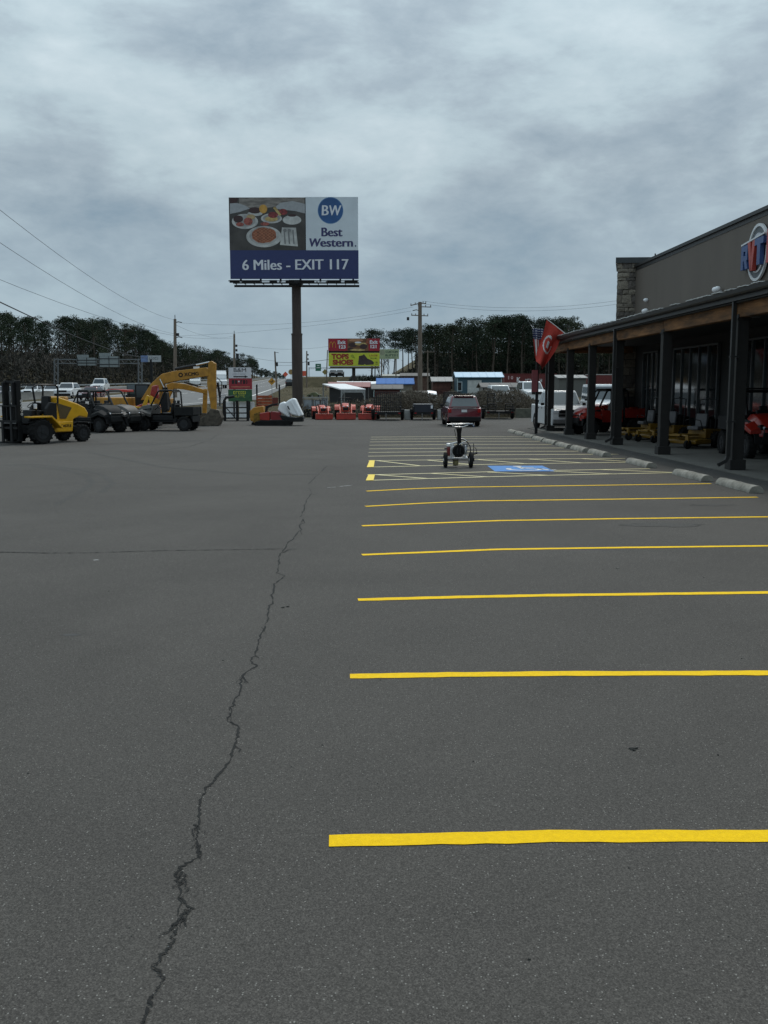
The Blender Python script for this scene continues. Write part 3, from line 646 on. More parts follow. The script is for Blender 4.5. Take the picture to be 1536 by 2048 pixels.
# ------------------------------------------------------------------ VEHICLES
def car(name, label, cat, loc, rz, L, Wd, col, prof, roof, wr=.36, wx=(.8, -.85), ww=.24, bed=None, glass=GLS, group=None, plate=False, rimm=CHR, det=True):
    """forward is +x. prof: upper outline of the lower body front to back [(x,z)...]; roof: (xa,xb,xc,xd,z_belt,z_top,w_top)"""
    t = thing(name, label, cat, loc, rz, group); z0 = .30; h = Wd/2
    pts = [(p[0], p[1]) for p in prof]                      # from front to back over the top
    low = [(prof[-1][0], z0)]
    for wx_ in sorted(wx): low += arch(wx_, wr*1.15, z0+.02)
    low += [(prof[0][0], z0)]
    mb = MB(); mb.prism(pts+low, -h, h); mb.build('body', col, t, bevel=.05, seg=3, smooth=30)
    u = MB(); u.box(min(wx)-.6, -h+.28, z0-.06, max(wx)+.6, h-.28, z0+.35); u.build('underbody', BLK, t)
    xa, xb, xc, xd, zb, zt, wt = roof; hb = h-.06
    B = [(xa, -hb, zb), (xa, hb, zb), (xd, hb, zb), (xd, -hb, zb)]; T = [(xb, -wt, zt), (xb, wt, zt), (xc, wt, zt), (xc, -wt, zt)]
    mb = MB(); mb.add(B+T, [(0,3,2,1),(4,5,6,7),(0,1,5,4),(1,2,6,5),(2,3,7,6),(3,0,4,7)]); mb.build('cabin', col, t, bevel=.05, seg=2, smooth=30)
    g = [('windscreen', [B[0], B[1], T[1], T[0]], [(0.05, .95)]), ('rear_window', [B[2], B[3], T[3], T[2]], [(.07, .93)]), ('side_window', [B[1], B[2], T[2], T[1]], [(.06, .36), (.39, .66), (.69, .93)] if L > 4.3 and not bed else [(.08, .5), (.54, .92)]),
         ('side_window', [B[3], B[0], T[0], T[3]], [(.07, .31), (.34, .61), (.64, .94)] if L > 4.3 and not bed else [(.08, .46), (.5, .92)])]
    for nm, q, cols in g:
        for a, b in cols: mb = MB(); panel(mb, q, a, b, .10, .86, .012); mb.build(nm, glass, t)
    for x in wx:
        for sg in (-1, 1): wheel(t, x, sg*(h-ww/2+.01), wr, ww, rim=rimm)
    xf, xr = prof[0][0], prof[-1][0]; zf = prof[1][1]; zr = prof[-2][1]
    if det:
        for sg in (-1, 1):
            mb = MB(); mb.cb((xf+.005, sg*(h-.26), zf-.13), (.06, .38, .15)); mb.build('headlight', LMP, t, bevel=.02)
            mb = MB(); mb.cb((xr, sg*(h-.12), zr-.16), (.05, .20, .24)); mb.build('taillight', TLR, t, bevel=.02)
            mb = MB(); mb.cb((xa-.12 if False else xa-.25, sg*(h+.10), zb+.10), (.12, .18, .15)); mb.build('mirror', BLKP, t, bevel=.03)
            for hxx in ((xa+xd)/2+.3, (xa+xd)/2-.55): mb = MB(); mb.cb((hxx, sg*(h+.012), zb-.12), (.2, .03, .035)); mb.build('door_handle', BLKP, t)
        mb = MB(); mb.cb((xf+.04, 0, z0+.15), (.12, Wd-.1, .24)); mb.build('front_bumper', BLKP, t, bevel=.04)
        mb = MB(); mb.cb((xf+.01, 0, zf-.15), (.06, Wd-.95, .22)); mb.build('grille', BLK, t, bevel=.02)
        mb = MB(); mb.cb((xr-.05, 0, z0+.15), (.14, Wd-.08, .28)); mb.build('rear_bumper', BLKP, t, bevel=.04)
    return t
# maroon SUV seen from behind
suvY = 56.3; p = W_(927, 852, suvY)
suv = car('suv', 'dark maroon SUV parked alone with its back to the camera, beyond the line striper', 'suv', (p.x, suvY+2.4, 0), R(91), 4.9, 1.98, MRN,
    [(2.4, .55), (2.36, .98), (1.2, 1.12), (.9, 1.14), (-2.2, 1.16), (-2.45, 1.10), (-2.5, .55)], (1.15, .35, -2.05, -2.42, 1.12, 1.78, .72), wr=.38, wx=(1.45, -1.5), ww=.26, glass=GLR)
mb = MB(); mb.cb((-2.50, 0, 1.10), (.05, 1.4, .045)); mb.build('chrome_strip', CHR, suv)
mb = MB(); mb.cb((-2.52, .02, .93), (.03, .32, .15)); mb.build('licence_plate', WHT, suv)
for sg in (-1, 1): mb = MB(); mb.tube([(.2, sg*.66, 1.79), (.1, sg*.66, 1.84), (-1.8, sg*.66, 1.84), (-1.95, sg*.66, 1.79)], .022); mb.build('roof_rail', CHR, suv)
mb = MB(); mb.cb((-2.1, 0, 1.80), (.22, 1.15, .04)); mb.build('spoiler', MRN, suv, bevel=.015)
mb = MB(); mb.cb((-2.53, 0, .42), (.03, 1.5, .26)); mb.build('lower_trim', BLKP, suv)
# white pickup behind the porch
tk = car('pickup_truck', 'white pickup facing the camera beyond the last porch posts', 'pickup truck', (9.65, 52.4, 0), R(-88), 5.8, 2.06, WHT,
    [(2.75, .62), (2.72, 1.16), (1.25, 1.30), (1.0, 1.32), (-2.9, 1.36), (-2.95, .62)], (1.05, .25, -1.05, -1.35, 1.30, 2.12, .78), wr=.45, wx=(1.75, -1.85), ww=.28, bed=1, glass=GLR)
mb = MB(); mb.cb((2.76, 0, .92), (.06, 1.35, .36)); mb.build('grille_surround', BLK, tk, bevel=.03)
mb = MB(); mb.cb((2.79, 0, .92), (.05, 1.3, .05)); mb.cb((2.79, 0, .76), (.05, 1.3, .04)); mb.build('grille_bar', GRY, tk)
mb = MB(); mb.cb((2.82, 0, .52), (.14, 1.95, .22)); mb.build('chrome_bumper', GRY, tk, bevel=.04)
mb = MB(); mb.box(-2.85, -.85, 1.365, -1.45, .85, 1.375); mb.build('bed_floor', BLK, tk)

# UTV: side-by-side work vehicle, forward +x
def utv(label, loc, rz, col, dark=BLKP, doors=False, roof=False, group='side-by-side utility vehicles', wind=None, bedcol=None):
    t = thing('utility_vehicle', label, 'utility vehicle', loc, rz, group); t.scale = (1.08, 1.08, 1.10); r = .35
    mb = MB(); low = [(-1.45, .42)]+arch(-1.02, .40, .42)+arch(1.05, .40, .42)+[(1.45, .42)]
    mb.prism([(1.45, .62), (1.40, .86), (1.05, 1.04), (.62, 1.10), (.58, .62), (-.42, .58), (-.46, .70), (-1.45, .72)]+low, -.62, .62); mb.build('chassis', dark, t, bevel=.03, smooth=30)
    mb = MB(); secs = []
    for x, hw, zl, zt in ((.58, .62, .76, 1.24), (.80, .64, .74, 1.25), (1.10, .63, .70, 1.20), (1.32, .58, .64, 1.09), (1.46, .47, .62, .94), (1.52, .34, .64, .82)):
        secs.append([(x, -hw, zl), (x, -hw, (zl+zt)/2), (x, -hw*.72, zt), (x, 0, zt+.03), (x, hw*.72, zt), (x, hw, (zl+zt)/2), (x, hw, zl)])
    mb.loft([q[::-1] for q in secs]); mb.build('hood', col, t, bevel=.02, smooth=45)
    mb = MB(); mb.cb((1.49, 0, .62), (.10, .80, .26)); mb.build('grille', BLK, t, bevel=.03)
    mb = MB(); mb.prism([(-.46, .50), (.58, .50), (.58, .74), (-.46, .74)], -.66, .66); mb.build('rocker', dark, t, bevel=.03)
    for sg in (-1, 1):
        mb = MB(); mb.loft([[(1.50, sg*.45, .72), (1.50, sg*.76, .70), (1.50, sg*.76, .80), (1.50, sg*.45, .88)], [(1.12, sg*.5, .84), (1.12, sg*.80, .82), (1.12, sg*.80, .95), (1.12, sg*.5, 1.08)], [(.62, sg*.5, .70), (.62, sg*.80, .66), (.62, sg*.80, .80), (.62, sg*.5, 1.0)]]); mb.build('fender', col, t, bevel=.01, smooth=40)
        mb = MB(Matrix.Translation((1.40, sg*.40, .88)) @ Euler((0, -.35, sg*-.45)).to_matrix().to_4x4()); mb.cb((0, 0, 0), (.14, .26, .15)); o = mb.build('headlight', BLK, t, bevel=.03); mb = MB(Matrix.Translation((1.47, sg*.36, .87))); mb.ell((0, 0, 0), (.03, .055, .045), 8, 6); mb.ell((-.02, sg*.10, .02), (.03, .035, .03), 8, 6); mb.build('lens', LMP, o, smooth=60)
        mb = MB(); mb.tube([(.66, sg*.58, 1.20), (.30, sg*.54, 1.86), (.18, sg*.52, 1.93), (-.42, sg*.52, 1.93), (-.50, sg*.54, 1.86), (-.56, sg*.60, .62)], .042, 7); mb.build('roll_bar', BLK, t, smooth=40)
        if doors: mb = MB(); mb.prism([(-.42, .56), (.55, .56), (.60, 1.08), (-.42, 1.04)], sg*.67, sg*.71); mb.build('door', col, t, bevel=.012)
        mb = MB(); mb.prism([(-1.50, .74), (-.56, .74), (-.56, 1.14), (-1.50, 1.14)], sg*.66, sg*.70); mb.build('bed_side', bedcol or dark, t, bevel=.01)
    for x_, y_, z_ in ((.24, .53, 1.90), (-.48, .53, 1.88), (-.54, .58, 1.25)): mb = MB(); mb.tube([(x_, -y_, z_), (x_, y_, z_)], .035, 6); mb.build('cross_bar', BLK, t)
    mb = MB(); mb.cb((-1.02, 0, .78), (.88, 1.3, .05)); mb.cb((-1.46, 0, .94), (.035, 1.3, .36)); mb.cb((-.60, 0, .94), (.035, 1.3, .36)); mb.build('cargo_bed', bedcol or dark, t, bevel=.01)
    for sy in (-.3, .3):
        mb = MB(); mb.cb((-.12, sy, .80), (.48, .46, .14)); mb.cb((-.38, sy, 1.08), (.12, .46, .50), (0, -.15, 0)); mb.cb((-.45, sy, 1.38), (.09, .26, .16), (0, -.15, 0)); mb.build('seat', BLK, t, bevel=.035)
    mb = MB(Matrix.Translation((.36, .3, 1.16)) @ Euler((0, -.9, 0)).to_matrix().to_4x4()); mb.tube([(.17*math.cos(a), .17*math.sin(a), 0) for a in [2*math.pi*i/14 for i in range(14)]], .016, 5, True); mb.cyl((0, 0, 0), (0, 0, -.25), .02); mb.build('steering_wheel', BLK, t)
    mb = MB(); mb.tube([(1.48, -.42, .45), (1.60, -.42, .62), (1.56, -.38, .86), (1.56, .38, .86), (1.60, .42, .62), (1.48, .42, .45)], .024, 6); mb.build('bumper_bar', BLK, t, smooth=40)
    if roof: mb = MB(); mb.cb((-.12, 0, 1.97), (.95, 1.18, .05)); mb.build('roof', roof, t, bevel=.02)
    if wind: mb = MB(); panel(mb, [(.66, -.56, 1.22), (.66, .56, 1.22), (.27, .51, 1.86), (.27, -.51, 1.86)], .02, .98, .02, .98, .01); mb.build('windscreen', wind, t)
    for x in (-1.02, 1.05):
        for sg in (-1, 1): wheel(t, x, sg*.62, r, .26, True, DGR)
    return t
CAMO = mat('dull grey body plastic', (0.05, 0.047, 0.043), .6, var=.3, scale=5)
DGP = mat('dark olive grey plastic', (0.014, 0.015, 0.015), .7, var=.25, spec=.2)
def gp(px, py): q = G_(px, py); return (q.x, q.y, 0)
q = gp(332, 862); utv('dark utility vehicle with silver-grey hood and open bed, beside the excavator bucket', (q[0]-.05, q[1]+.8, 0), R(180-6), CAMO, doors=False, bedcol=DGP)
q = gp(245, 864); utv('black utility vehicle with grey camouflage side panel, second from the yellow forklift', (q[0]-.9, q[1]+1.0, 0), R(-24), CAMO)
q = gp(186, 866); utv('black crew utility vehicle directly behind the yellow forklift', (q[0]-.3, q[1]+1.4, 0), R(-32), DGP, doors=True)
q = gp(205, 850); utv('black utility vehicle in the second row, tucked behind the forklift hood', (q[0]-1.5, q[1]+2.2, 0), R(165), DGP, doors=True)
utv('red utility vehicle with windscreen parked under the far end of the porch', (10.65, 45.7, .03), R(-165), RED, roof=BLKP, doors=True, bedcol=RED)
utv('red utility vehicle facing out at the nearest porch bay', (12.08, 30.8, .03), R(-91), RED, roof=BLKP)
SOFT = mat('orange cloth', (.5, .06, .02), .8)
mb = MB(); mb.box(-.55, -.5, 0, .55, .5, .72); o = mb.build('orange_crate', SOFT, bevel=.04, loc=(11.3, 50.9, 1.32)); bpy.data.objects.remove(o)
# hood of a second bright UTV directly behind, seen between the posts
utv('orange-seated utility vehicle with pale roof, behind the red one on the porch', (11.75, 49.4, .03), R(-150), ORG, roof=WHP, doors=True, bedcol=ORG)

MYL = mat('mower yellow paint', (0.22, 0.12, 0.010), 0.4, var=0.15)
# zero-turn mowers on the porch, forward +x
def mower(label, loc, rz):
    t = thing('zero_turn_mower', label, 'mower', loc, rz, 'yellow mowers on the porch')
    mb = MB(); mb.prism([(-.1, .16), (.75, .16), (.75, .30), (.60, .34), (-.1, .34)], -.72, .72); mb.build('mower_deck', MYL, t, bevel=.04, smooth=40)
    mb = MB(); mb.cb((.55, 0, .48), (1.0, .5, .06)); mb.tube([(.9, -.52, .46), (.95, 0, .50), (.9, .52, .46)], .04); mb.build('front_frame', MYL, t)
    mb = MB(); mb.cb((-.55, 0, .52), (.9, .85, .35)); mb.build('engine_frame', MYL, t, bevel=.03)
    mb = MB(); mb.cb((-.75, 0, .86), (.5, .6, .38)); mb.cyl((-.75, 0, 1.04), (-.75, 0, 1.12), .2); mb.build('engine', BLK, t, bevel=.04)
    mb = MB(); mb.cb((-.10, 0, .72), (.5, .52, .14)); mb.cb((-.36, 0, 1.0), (.12, .52, .5), (0, -.12, 0)); mb.build('seat', mat('grey vinyl', (.1, .1, .105), .6), t, bevel=.04)
    for sg in (-1, 1):
        mb = MB(); mb.tube([(-.05, sg*.35, .6), (.12, sg*.36, 1.0), (.18, sg*.12, 1.05)], .018); mb.build('control_lever', BLK, t)
        mb = MB(); mb.tube([(-.6, sg*.42, .7), (-.68, sg*.42, 1.75), (-.68, 0, 1.8)], .025); mb.build('roll_bar', BLK, t)
        mb = MB(); mb.cb((.95, sg*.52, .34), (.06, .14, .26)); mb.build('caster_fork', MYL, t)
        wheel(t, .93, sg*.52, .16, .13, rim=DGR); wheel(t, -.60, sg*.56, .30, .26, True, rim=DGR)
    return t
mower('yellow zero-turn mower half hidden behind a porch post, third from the red utility vehicle', (11.2, 41.2, .03), R(-168))
mower('yellow zero-turn mower in the middle of the porch row', (11.55, 39.2, .03), R(-158))
mower('yellow zero-turn mower with wide deck nearest the camera', (11.55, 35.4, .03), R(-150))

# ------------------------------------------------------------------ LINE STRIPER
p = G_(917, 936); K = thing('line_striper', 'walk-behind airless line striping machine standing on the bays, black hose coiled on it', 'line striper', (p.x, p.y+.15, 0), R(1))
# local: +x right, +y away, viewed from behind
def sw(x, y):
    mb = MB(); n = 22; r, wd = .215, .10
    prof = [(.60*r, -wd/2), (.9*r, -wd/2), (r, -wd*.28), (r, wd*.28), (.9*r, wd/2), (.6*r, wd/2)]; vs = [(px_, r_*math.cos(2*math.pi*i/n), r_*math.sin(2*math.pi*i/n)) for i in range(n) for r_, px_ in prof]
    mb.add(vs, [(i*6+j, i*6+j+1, ((i+1) % n)*6+j+1, ((i+1) % n)*6+j) for i in range(n) for j in range(5)])
    o = mb.build('wheel', RUB, K, smooth=50, loc=(x, y, r)); h = MB(); h.cyl((-.035, 0, 0), (.035, 0, 0), .13, n=16); h.cyl((-.06, 0, 0), (.06, 0, 0), .035); h.build('rim', WHT, o)
sw(-.355, 0); sw(.355, 0)
mb = MB(); mb.cyl((-.36, 0, .215), (.36, 0, .215), .016); mb.build('axle', DGR, K)
mb = MB()
for a, b in (((-.27, .05, .26), (.27, .05, .26)), ((-.27, .05, .26), (-.27, .75, .28)), ((.27, .05, .26), (.27, .75, .28)), ((-.27, .75, .28), (.27, .75, .28)), ((-.20, .05, .27), (-.20, -.02, .66)), ((.20, .05, .27), (.20, -.02, .62)), ((-.24, -.02, .66), (.06, -.05, .74))): mb.tube([a, b], .02, 7)
mb.build('frame', WHT, K)
mb = MB(); mb.cb((-.21, .22, .62), (.20, .26, .10)); mb.build('fuel_tank', WHT, K, bevel=.03)
mb = MB(); mb.cb((-.235, .20, .44), (.13, .30, .24)); mb.build('engine', mat('dark red housing', (.16, .02, .015), .5), K, bevel=.02)
mb = MB(); mb.cb((-.14, .20, .42), (.06, .28, .34)); mb.build('white_side_cover', WHT, K, bevel=.015)
mb = MB(); mb.cyl((-.30, .1, .52), (-.38, .1, .52), .02); mb.build('pull_handle', BLK, K)
mb = MB()
for k in range(4):
    r = .155-.018*k; mb.tube([(.0+r*math.cos(a), -.10-.03*(k % 2), .47+r*1.05*math.sin(a)) for a in [2*math.pi*i/22 for i in range(22)]], .018, 6, True)
mb.build('coiled_hose', RUB, K, smooth=60)
mb = MB(); mb.disc((0, -.06, .47), .13, .14, 20); mb.build('hose_reel', BLK, K)
mb = MB()
for sx in (-.035, .05): mb.tube([(sx, -.15, .56), (sx-.012, -.155, .47), (sx, -.15, .39)], .012, 5)
mb.build('hose_highlight_strip', DGR, K)  # grey strips set in front of the coil as the hose's highlights
mb = MB(); mb.tube([(.04, -.05, .80), (.13, -.06, .79), (.24, -.06, .72), (.32, -.05, .60), (.345, -.03, .48), (.31, -.02, .34), (.27, .0, .28)], .014, 7); mb.build('whip_hose', RUB, K, smooth=60)
mb = MB(); mb.tube([(.0, -.08, .63), (.07, -.1, .68), (.13, -.1, .72), (.20, -.1, .72)], .013, 6); mb.tube([(.05, 0, .80), (.14, 0, .80), (.24, 0, .74)], .01, 6); mb.build('pressure_tube', WHT, K, smooth=60)
mb = MB(); mb.cyl((.20, .15, .34), (.20, .15, .66), .045); mb.cb((.20, .12, .62), (.14, .12, .10)); mb.cb((.21, .05, .44), (.08, .1, .12)); mb.build('paint_pump', GRY, K)
mb = MB(); mb.tube([(.13, .1, .30), (.16, .05, .40), (.24, .05, .46), (.25, .08, .62)], .012); mb.build('siphon_tube', CHR, K)
mb = MB(); mb.loft([[(.03-.06, -.04, .62), (.03+.05, -.04, .62), (.03+.05, .06, .62), (.03-.06, .06, .62)], [(-.05, -.18, .96), (.06, -.18, .96), (.06, -.1, .96), (-.05, -.1, .96)], [(-.09, -.24, 1.12), (.08, -.24, 1.12), (.08, -.17, 1.12), (-.09, -.17, 1.12)]]); mb.build('handle_column', BLK, K, bevel=.01)
mb = MB(); mb.tube([(-.34, -.30, 1.20), (-.36, -.22, 1.16)], .016); mb.tube([(-.35, -.30, 1.215), (-.1, -.30, 1.215), (.36, -.30, 1.23), (.40, -.22, 1.17)], .017, 7); mb.tube([(-.20, -.29, 1.17), (-.10, -.26, 1.145), (.0, -.25, 1.15), (.10, -.26, 1.145), (.24, -.29, 1.19)], .014, 7); mb.build('handlebar', CHR, K, smooth=60)
mb = MB(); mb.tube([(-.09, -.22, 1.12), (-.13, -.2, 1.05), (-.09, -.12, .92), (-.06, -.05, .80)], .008, 5); mb.build('control_cable', BLK, K)
mb = MB(); mb.cyl((0, .78, .12), (0, .78, .30), .03); mb.build('front_fork', DGR, K)
mb = MB(); mb.cyl((-.03, .78, .11), (.03, .78, .11), .11, n=16); mb.build('front_wheel', RUB, K)
mb = MB(); mb.tube([(.37, .3, .25), (.46, .3, .26), (.46, .3, .66)], .010); mb.tube([(.46, .3, .55), (.53, .28, .52), (.55, .28, .40)], .008); mb.cb((.47, .3, .36), (.10, .06, .04)); mb.cb((.54, .28, .38), (.05, .05, .04)); mb.cb((.46, .3, .20), (.05, .07, .10)); mb.build('spray_gun_arm', BLK, K)
mb = MB(); mb.tube([(-.37, .1, .27), (-.48, .1, .26)], .010); mb.build('side_rod', DGR, K)
mb = MB(); mb.cyl((-.06, .12, .06), (-.06, .12, .26), .075, .085, 14); mb.build('paint_bucket', mat('paint smeared pail', (.30, .26, .12), .7, var=.4), K)
# ------------------------------------------------------------------ FORKLIFT (forward +x)
fk = thing('rough_terrain_forklift', 'yellow and black rough terrain forklift with tall mast at the left edge of the lot', 'forklift', (-14.42, 38.6, 0), R(236))
wheel(fk, 0, -.80, .50, .40, True, DGR); wheel(fk, 0, .80, .50, .40, True, DGR); wheel(fk, -2.15, -.62, .36, .28, True, DGR); wheel(fk, -2.15, .62, .36, .28, True, DGR)
mb = MB(); mb.prism([(.25, .40), (.25, .75), (-.55, .80), (-.95, .38)], -.58, .58); mb.cb((-1.4, 0, .5), (1.6, .7, .3)); mb.build('chassis', BLK, fk, bevel=.02)
mb = MB(); mb.prism([(-.85, .42), (-1.75, .42), (-1.85, .95), (-2.15, 1.06), (-2.55, .98), (-2.62, 1.18), (-2.45, 1.42), (-2.1, 1.58), (-1.1, 1.88), (-1.0, 1.2)], -.52, .52); mb.build('hood', YEL, fk, bevel=.05, seg=3, smooth=35)
mb = MB(); mb.prism([(-.85, .44), (-1.75, .44), (-1.8, .86), (-.9, .86)], -.56, .56); mb.build('side_panel', YEL, fk, bevel=.03)
mb = MB(); mb.prism([(-1.15, .98), (-1.05, 1.62), (-1.75, 1.42), (-1.45, .98)], -.545, .545); mb.build('vent_panel', mat('brown vent mesh', (.09, .06, .02), .7), fk)
for sg in (-1, 1):
    mb = MB(); mb.prism([(.55, 1.12), (-.45, 1.12), (-.98, .62), (-.90, .60), (-.42, 1.05), (.55, 1.05)], sg*.55, sg*1.0); mb.build('fender', YEL, fk, bevel=.015)
    mb = MB(); mb.prism([(-.4, .95), (-1.0, .95), (-1.0, 1.62), (-.7, 1.66), (-.5, 1.4)], sg*.40, sg*.58); mb.build('cab_side', BLKP, fk, bevel=.04)
    mb = MB(); mb.tube([(-.1, sg*.5, 1.1), (.05, sg*.48, 2.25), (-.15, sg*.46, 2.36), (-1.05, sg*.46, 2.36), (-1.15, sg*.48, 2.25), (-1.1, sg*.5, 1.6)], .04, 7); mb.build('guard_post', BLK, fk, smooth=40)
    mb = MB(); mb.box(.55, sg*.36-.07, .12, .75, sg*.36+.07, 2.52); mb.box(.76, sg*.30-.05, .2, .88, sg*.30+.05, 2.46); mb.build('mast_rail', BLK, fk, bevel=.01)
    mb = MB(); mb.cb((1.30, sg*.28, .10), (1.1, .13, .045)); mb.cb((.95, sg*.28, .50), (.06, .13, .80)); mb.build('fork', BLK, fk)
    mb = MB(); mb.cyl((.62, sg*.20, .3), (.62, sg*.20, 2.1), .035); mb.build('lift_cylinder', GRY, fk)
    mb = MB(); mb.cb((.06, sg*.62, 1.5), (.08, .14, .20)); mb.build('lamp', LMP, fk, bevel=.02)
mb = MB()
for k in range(6): mb.cb((-.14-.18*k, 0, 2.37), (.03, .92, .035))
mb.build('overhead_guard', BLK, fk)
mb = MB(); mb.box(.57, -.36, 2.44, .73, .36, 2.52); mb.box(.57, -.36, 1.5, .70, .36, 1.58); mb.build('mast_crossbar', BLK, fk)
mb = MB(); mb.box(.89, -.62, .62, .95, .62, .70); mb.box(.89, -.62, .88, .95, .62, .96)
for k in range(5): mb.box(.90, -.6+.29*k, .96, .94, -.56+.29*k, 1.5)
mb.box(.89, -.62, 1.5, .95, .62, 1.55); mb.build('load_backrest', BLK, fk)
mb = MB(); mb.box(.955, -.60, .84, .965, .60, .865); mb.build('carriage_edge', GRY, fk)
mb = MB(); mb.cb((-.62, 0, 1.25), (.5, .5, .14)); mb.cb((-.90, 0, 1.60), (.14, .5, .62), (0, -.12, 0)); mb.build('seat', BLKP, fk, bevel=.04)
mb = MB(Matrix.Translation((-.22, 0, 1.55)) @ Euler((0, .6, 0)).to_matrix().to_4x4()); mb.tube([(.18*math.cos(a), .18*math.sin(a), 0) for a in [2*math.pi*i/14 for i in range(14)]], .017, 5, True); mb.cyl((0, 0, 0), (0, 0, -.4), .025); mb.build('steering_wheel', BLK, fk)
mb = MB(); mb.prism([(.3, .8), (-.3, .8), (-.25, 1.35), (.1, 1.35)], -.45, .45); mb.build('dashboard', BLKP, fk, bevel=.03)
text('CASTLE', fk, (-1.42, .565, .68), .15, BLK, rot=(math.pi/2, 0, math.pi), ext=.004, sx=1.0, dbl=.005)
mt = mat('mast lettering white', (.6, .6, .6), .6)
mb = MB()
for k, z in enumerate((1.72, 1.58, 1.46, 1.34, 1.20)): mb.ring((.56, .36, z), .028, .055, 10, 'y', 0, R(300 if k % 2 else 360))
o = mb.build('mast_lettering', mt, fk); o.location = (0, .075, 0)
mb = MB(); mb.tube([(-2.62, -.45, .75), (-2.78, -.4, .78), (-2.78, .4, .78), (-2.62, .45, .75)], .03); mb.tube([(-2.78, -.4, .5), (-2.78, -.4, .98), (-2.78, .4, .98), (-2.78, .4, .5)], .025); mb.build('rear_guard', BLK, fk)

# ------------------------------------------------------------------ EXCAVATOR (drawn along +x)
EY = 58.0; k_ = EY/1916*1.0
def ex(px, py): q = W_(px, py, EY); return (q.x, q.z)
exv = thing('excavator', 'ochre yellow tracked excavator with arched boom and hanging bucket behind the utility vehicles', 'excavator', (0, EY, 0), 0)
mb = MB(); mb.prism([ex(*p) for p in ((283,800),(303,768),(325,748),(350,742),(414,735),(419,740),(419,752),(384,757),(350,763),(330,767),(318,800))][::-1], -.24, .24); mb.build('boom', OCH, exv, bevel=.03)
mb = MB(); mb.prism([ex(*p) for p in ((418,724),(424,722),(432,727),(432,765),(433,819),(424,822),(415,768))][::-1], -.20, .20); mb.build('stick', OCH, exv, bevel=.03)
a, b = ex(350, 738), ex(392, 730); c = ex(419, 724)
mb = MB(); mb.cyl((a[0], 0, a[1]), (b[0], 0, b[1]), .085); mb.build('arm_cylinder', DGR, exv); mb = MB(); mb.cyl((b[0], 0, b[1]), (c[0], 0, c[1]), .045); mb.build('piston_rod', CHR, exv)
a, b, c = ex(338, 815), ex(330, 775), ex(322, 758)
for sy in (-.32, .32): mb = MB(); mb.cyl((a[0], sy, a[1]), (b[0], sy, b[1]), .085); mb.build('boom_cylinder', BLK, exv); mb = MB(); mb.cyl((b[0], sy, b[1]), (c[0], sy, c[1]), .04); mb.build('piston_rod', CHR, exv)
a, b = ex(437, 765), ex(440, 795); c = ex(443, 812)
mb = MB(); mb.cyl((a[0]-.05, 0, a[1]), (b[0], 0, b[1]), .07); mb.cyl((b[0], 0, b[1]), (c[0]-.1, 0, c[1]), .04); mb.tube([(a[0]-.1, .1, a[1]+.3), (a[0]+.18, .15, a[1]), (b[0], .1, b[1])], .03); mb.build('bucket_cylinder', BLK, exv)
BKT = mat('worn bucket steel', (0.10, 0.085, 0.065), .7, .3, var=.4, scale=4, bump=.4)
P = [ex(*p) for p in ((424,817),(440,820),(446,835),(440,850),(425,852),(405,850),(385,851),(373,849),(395,842),(412,832))]
mb = MB(); mb.prism(P[::-1], -.48, .48); mb.build('bucket', BKT, exv, bevel=.03)
mb = MB()
for sy in (-.42, -.14, .14, .42): q = ex(374, 850); mb.cb((q[0]-.08, sy, q[1]+.02), (.28, .09, .07))
mb.build('bucket_teeth', DGR, exv)
def bx(x0, y0, x1, y1, d0, d1, nm, m, bev=.04): a, b = ex(x0, y1), ex(x1, y0); mb = MB(); mb.box(a[0], d0, a[1], b[0], d1, b[1]); return mb.build(nm, m, exv, bevel=bev)
bx(196, 795, 262, 828, -1.1, 1.1, 'engine_house', OCH); bx(262, 812, 318, 828, -.9, 1.1, 'turntable', OCH)
bx(272, 768, 300, 812, -.2, .95, 'cab', BLKP); bx(275, 771, 297, 795, -.22, -.19, 'cab_window', GLS, 0); bx(205, 826, 310, 834, -1.0, 1.0, 'slew_ring', BLK)
for sy in (-1, 1): a = ex(200, 849); b = ex(320, 830); mb = MB(); mb.loft([[(x, sy*1.05+dy, z) for x, z in ((a[0]+.3, .02), (b[0]-.3, .02), (b[0], .35), (b[0]-.3, .68), (a[0]+.3, .68), (a[0], .35))] for dy in (-.25, .25)]); mb.build('track', BLK, exv, bevel=.03)
q = ex(383, 748.5); text('XCMG', exv, (q[0]+.05, -.246, q[1]), .30, BLK, ext=.003, dbl=.012, sx=1.0, rot=(math.pi/2, -.07, 0))
mb = MB(); q = ex(363, 750); mb.ring((q[0], -.246, q[1]), .07, .14, 16); mb.build('maker_emblem', BLK, exv)
bx(387, 733, 399, 738, -.05, 0, 'warning_plate', WHT, 0)
# second smaller excavator behind
EY2 = 61.5
def ex2(px, py): q = W_(px, py, EY2); return (q.x, q.z)
ex3 = thing('mini_excavator', 'smaller yellow excavator whose low boom passes beneath the big boom', 'excavator', (0, EY2, 0), 0)
mb = MB(); mb.prism([ex2(*p) for p in ((318,800),(322,774),(345,765),(372,768),(414,781),(414,788),(368,779),(348,777),(336,802))][::-1], -.16, .16); mb.build('boom', OCH, ex3, bevel=.02)
mb = MB(); mb.prism([ex2(*p) for p in ((407,778),(415,778),(413,828),(405,828))][::-1], -.12, .12); mb.build('stick', OCH, ex3, bevel=.02)
a, b = ex2(368, 764), ex2(412, 773); mb = MB(); mb.cyl((a[0], 0, a[1]), (b[0]-.5, 0, b[1]+.04), .06); mb.build('arm_cylinder', DGR, ex3); mb = MB(); mb.cyl((b[0]-.5, 0, b[1]+.04), (b[0], 0, b[1]), .035); mb.build('piston_rod', CHR, ex3)
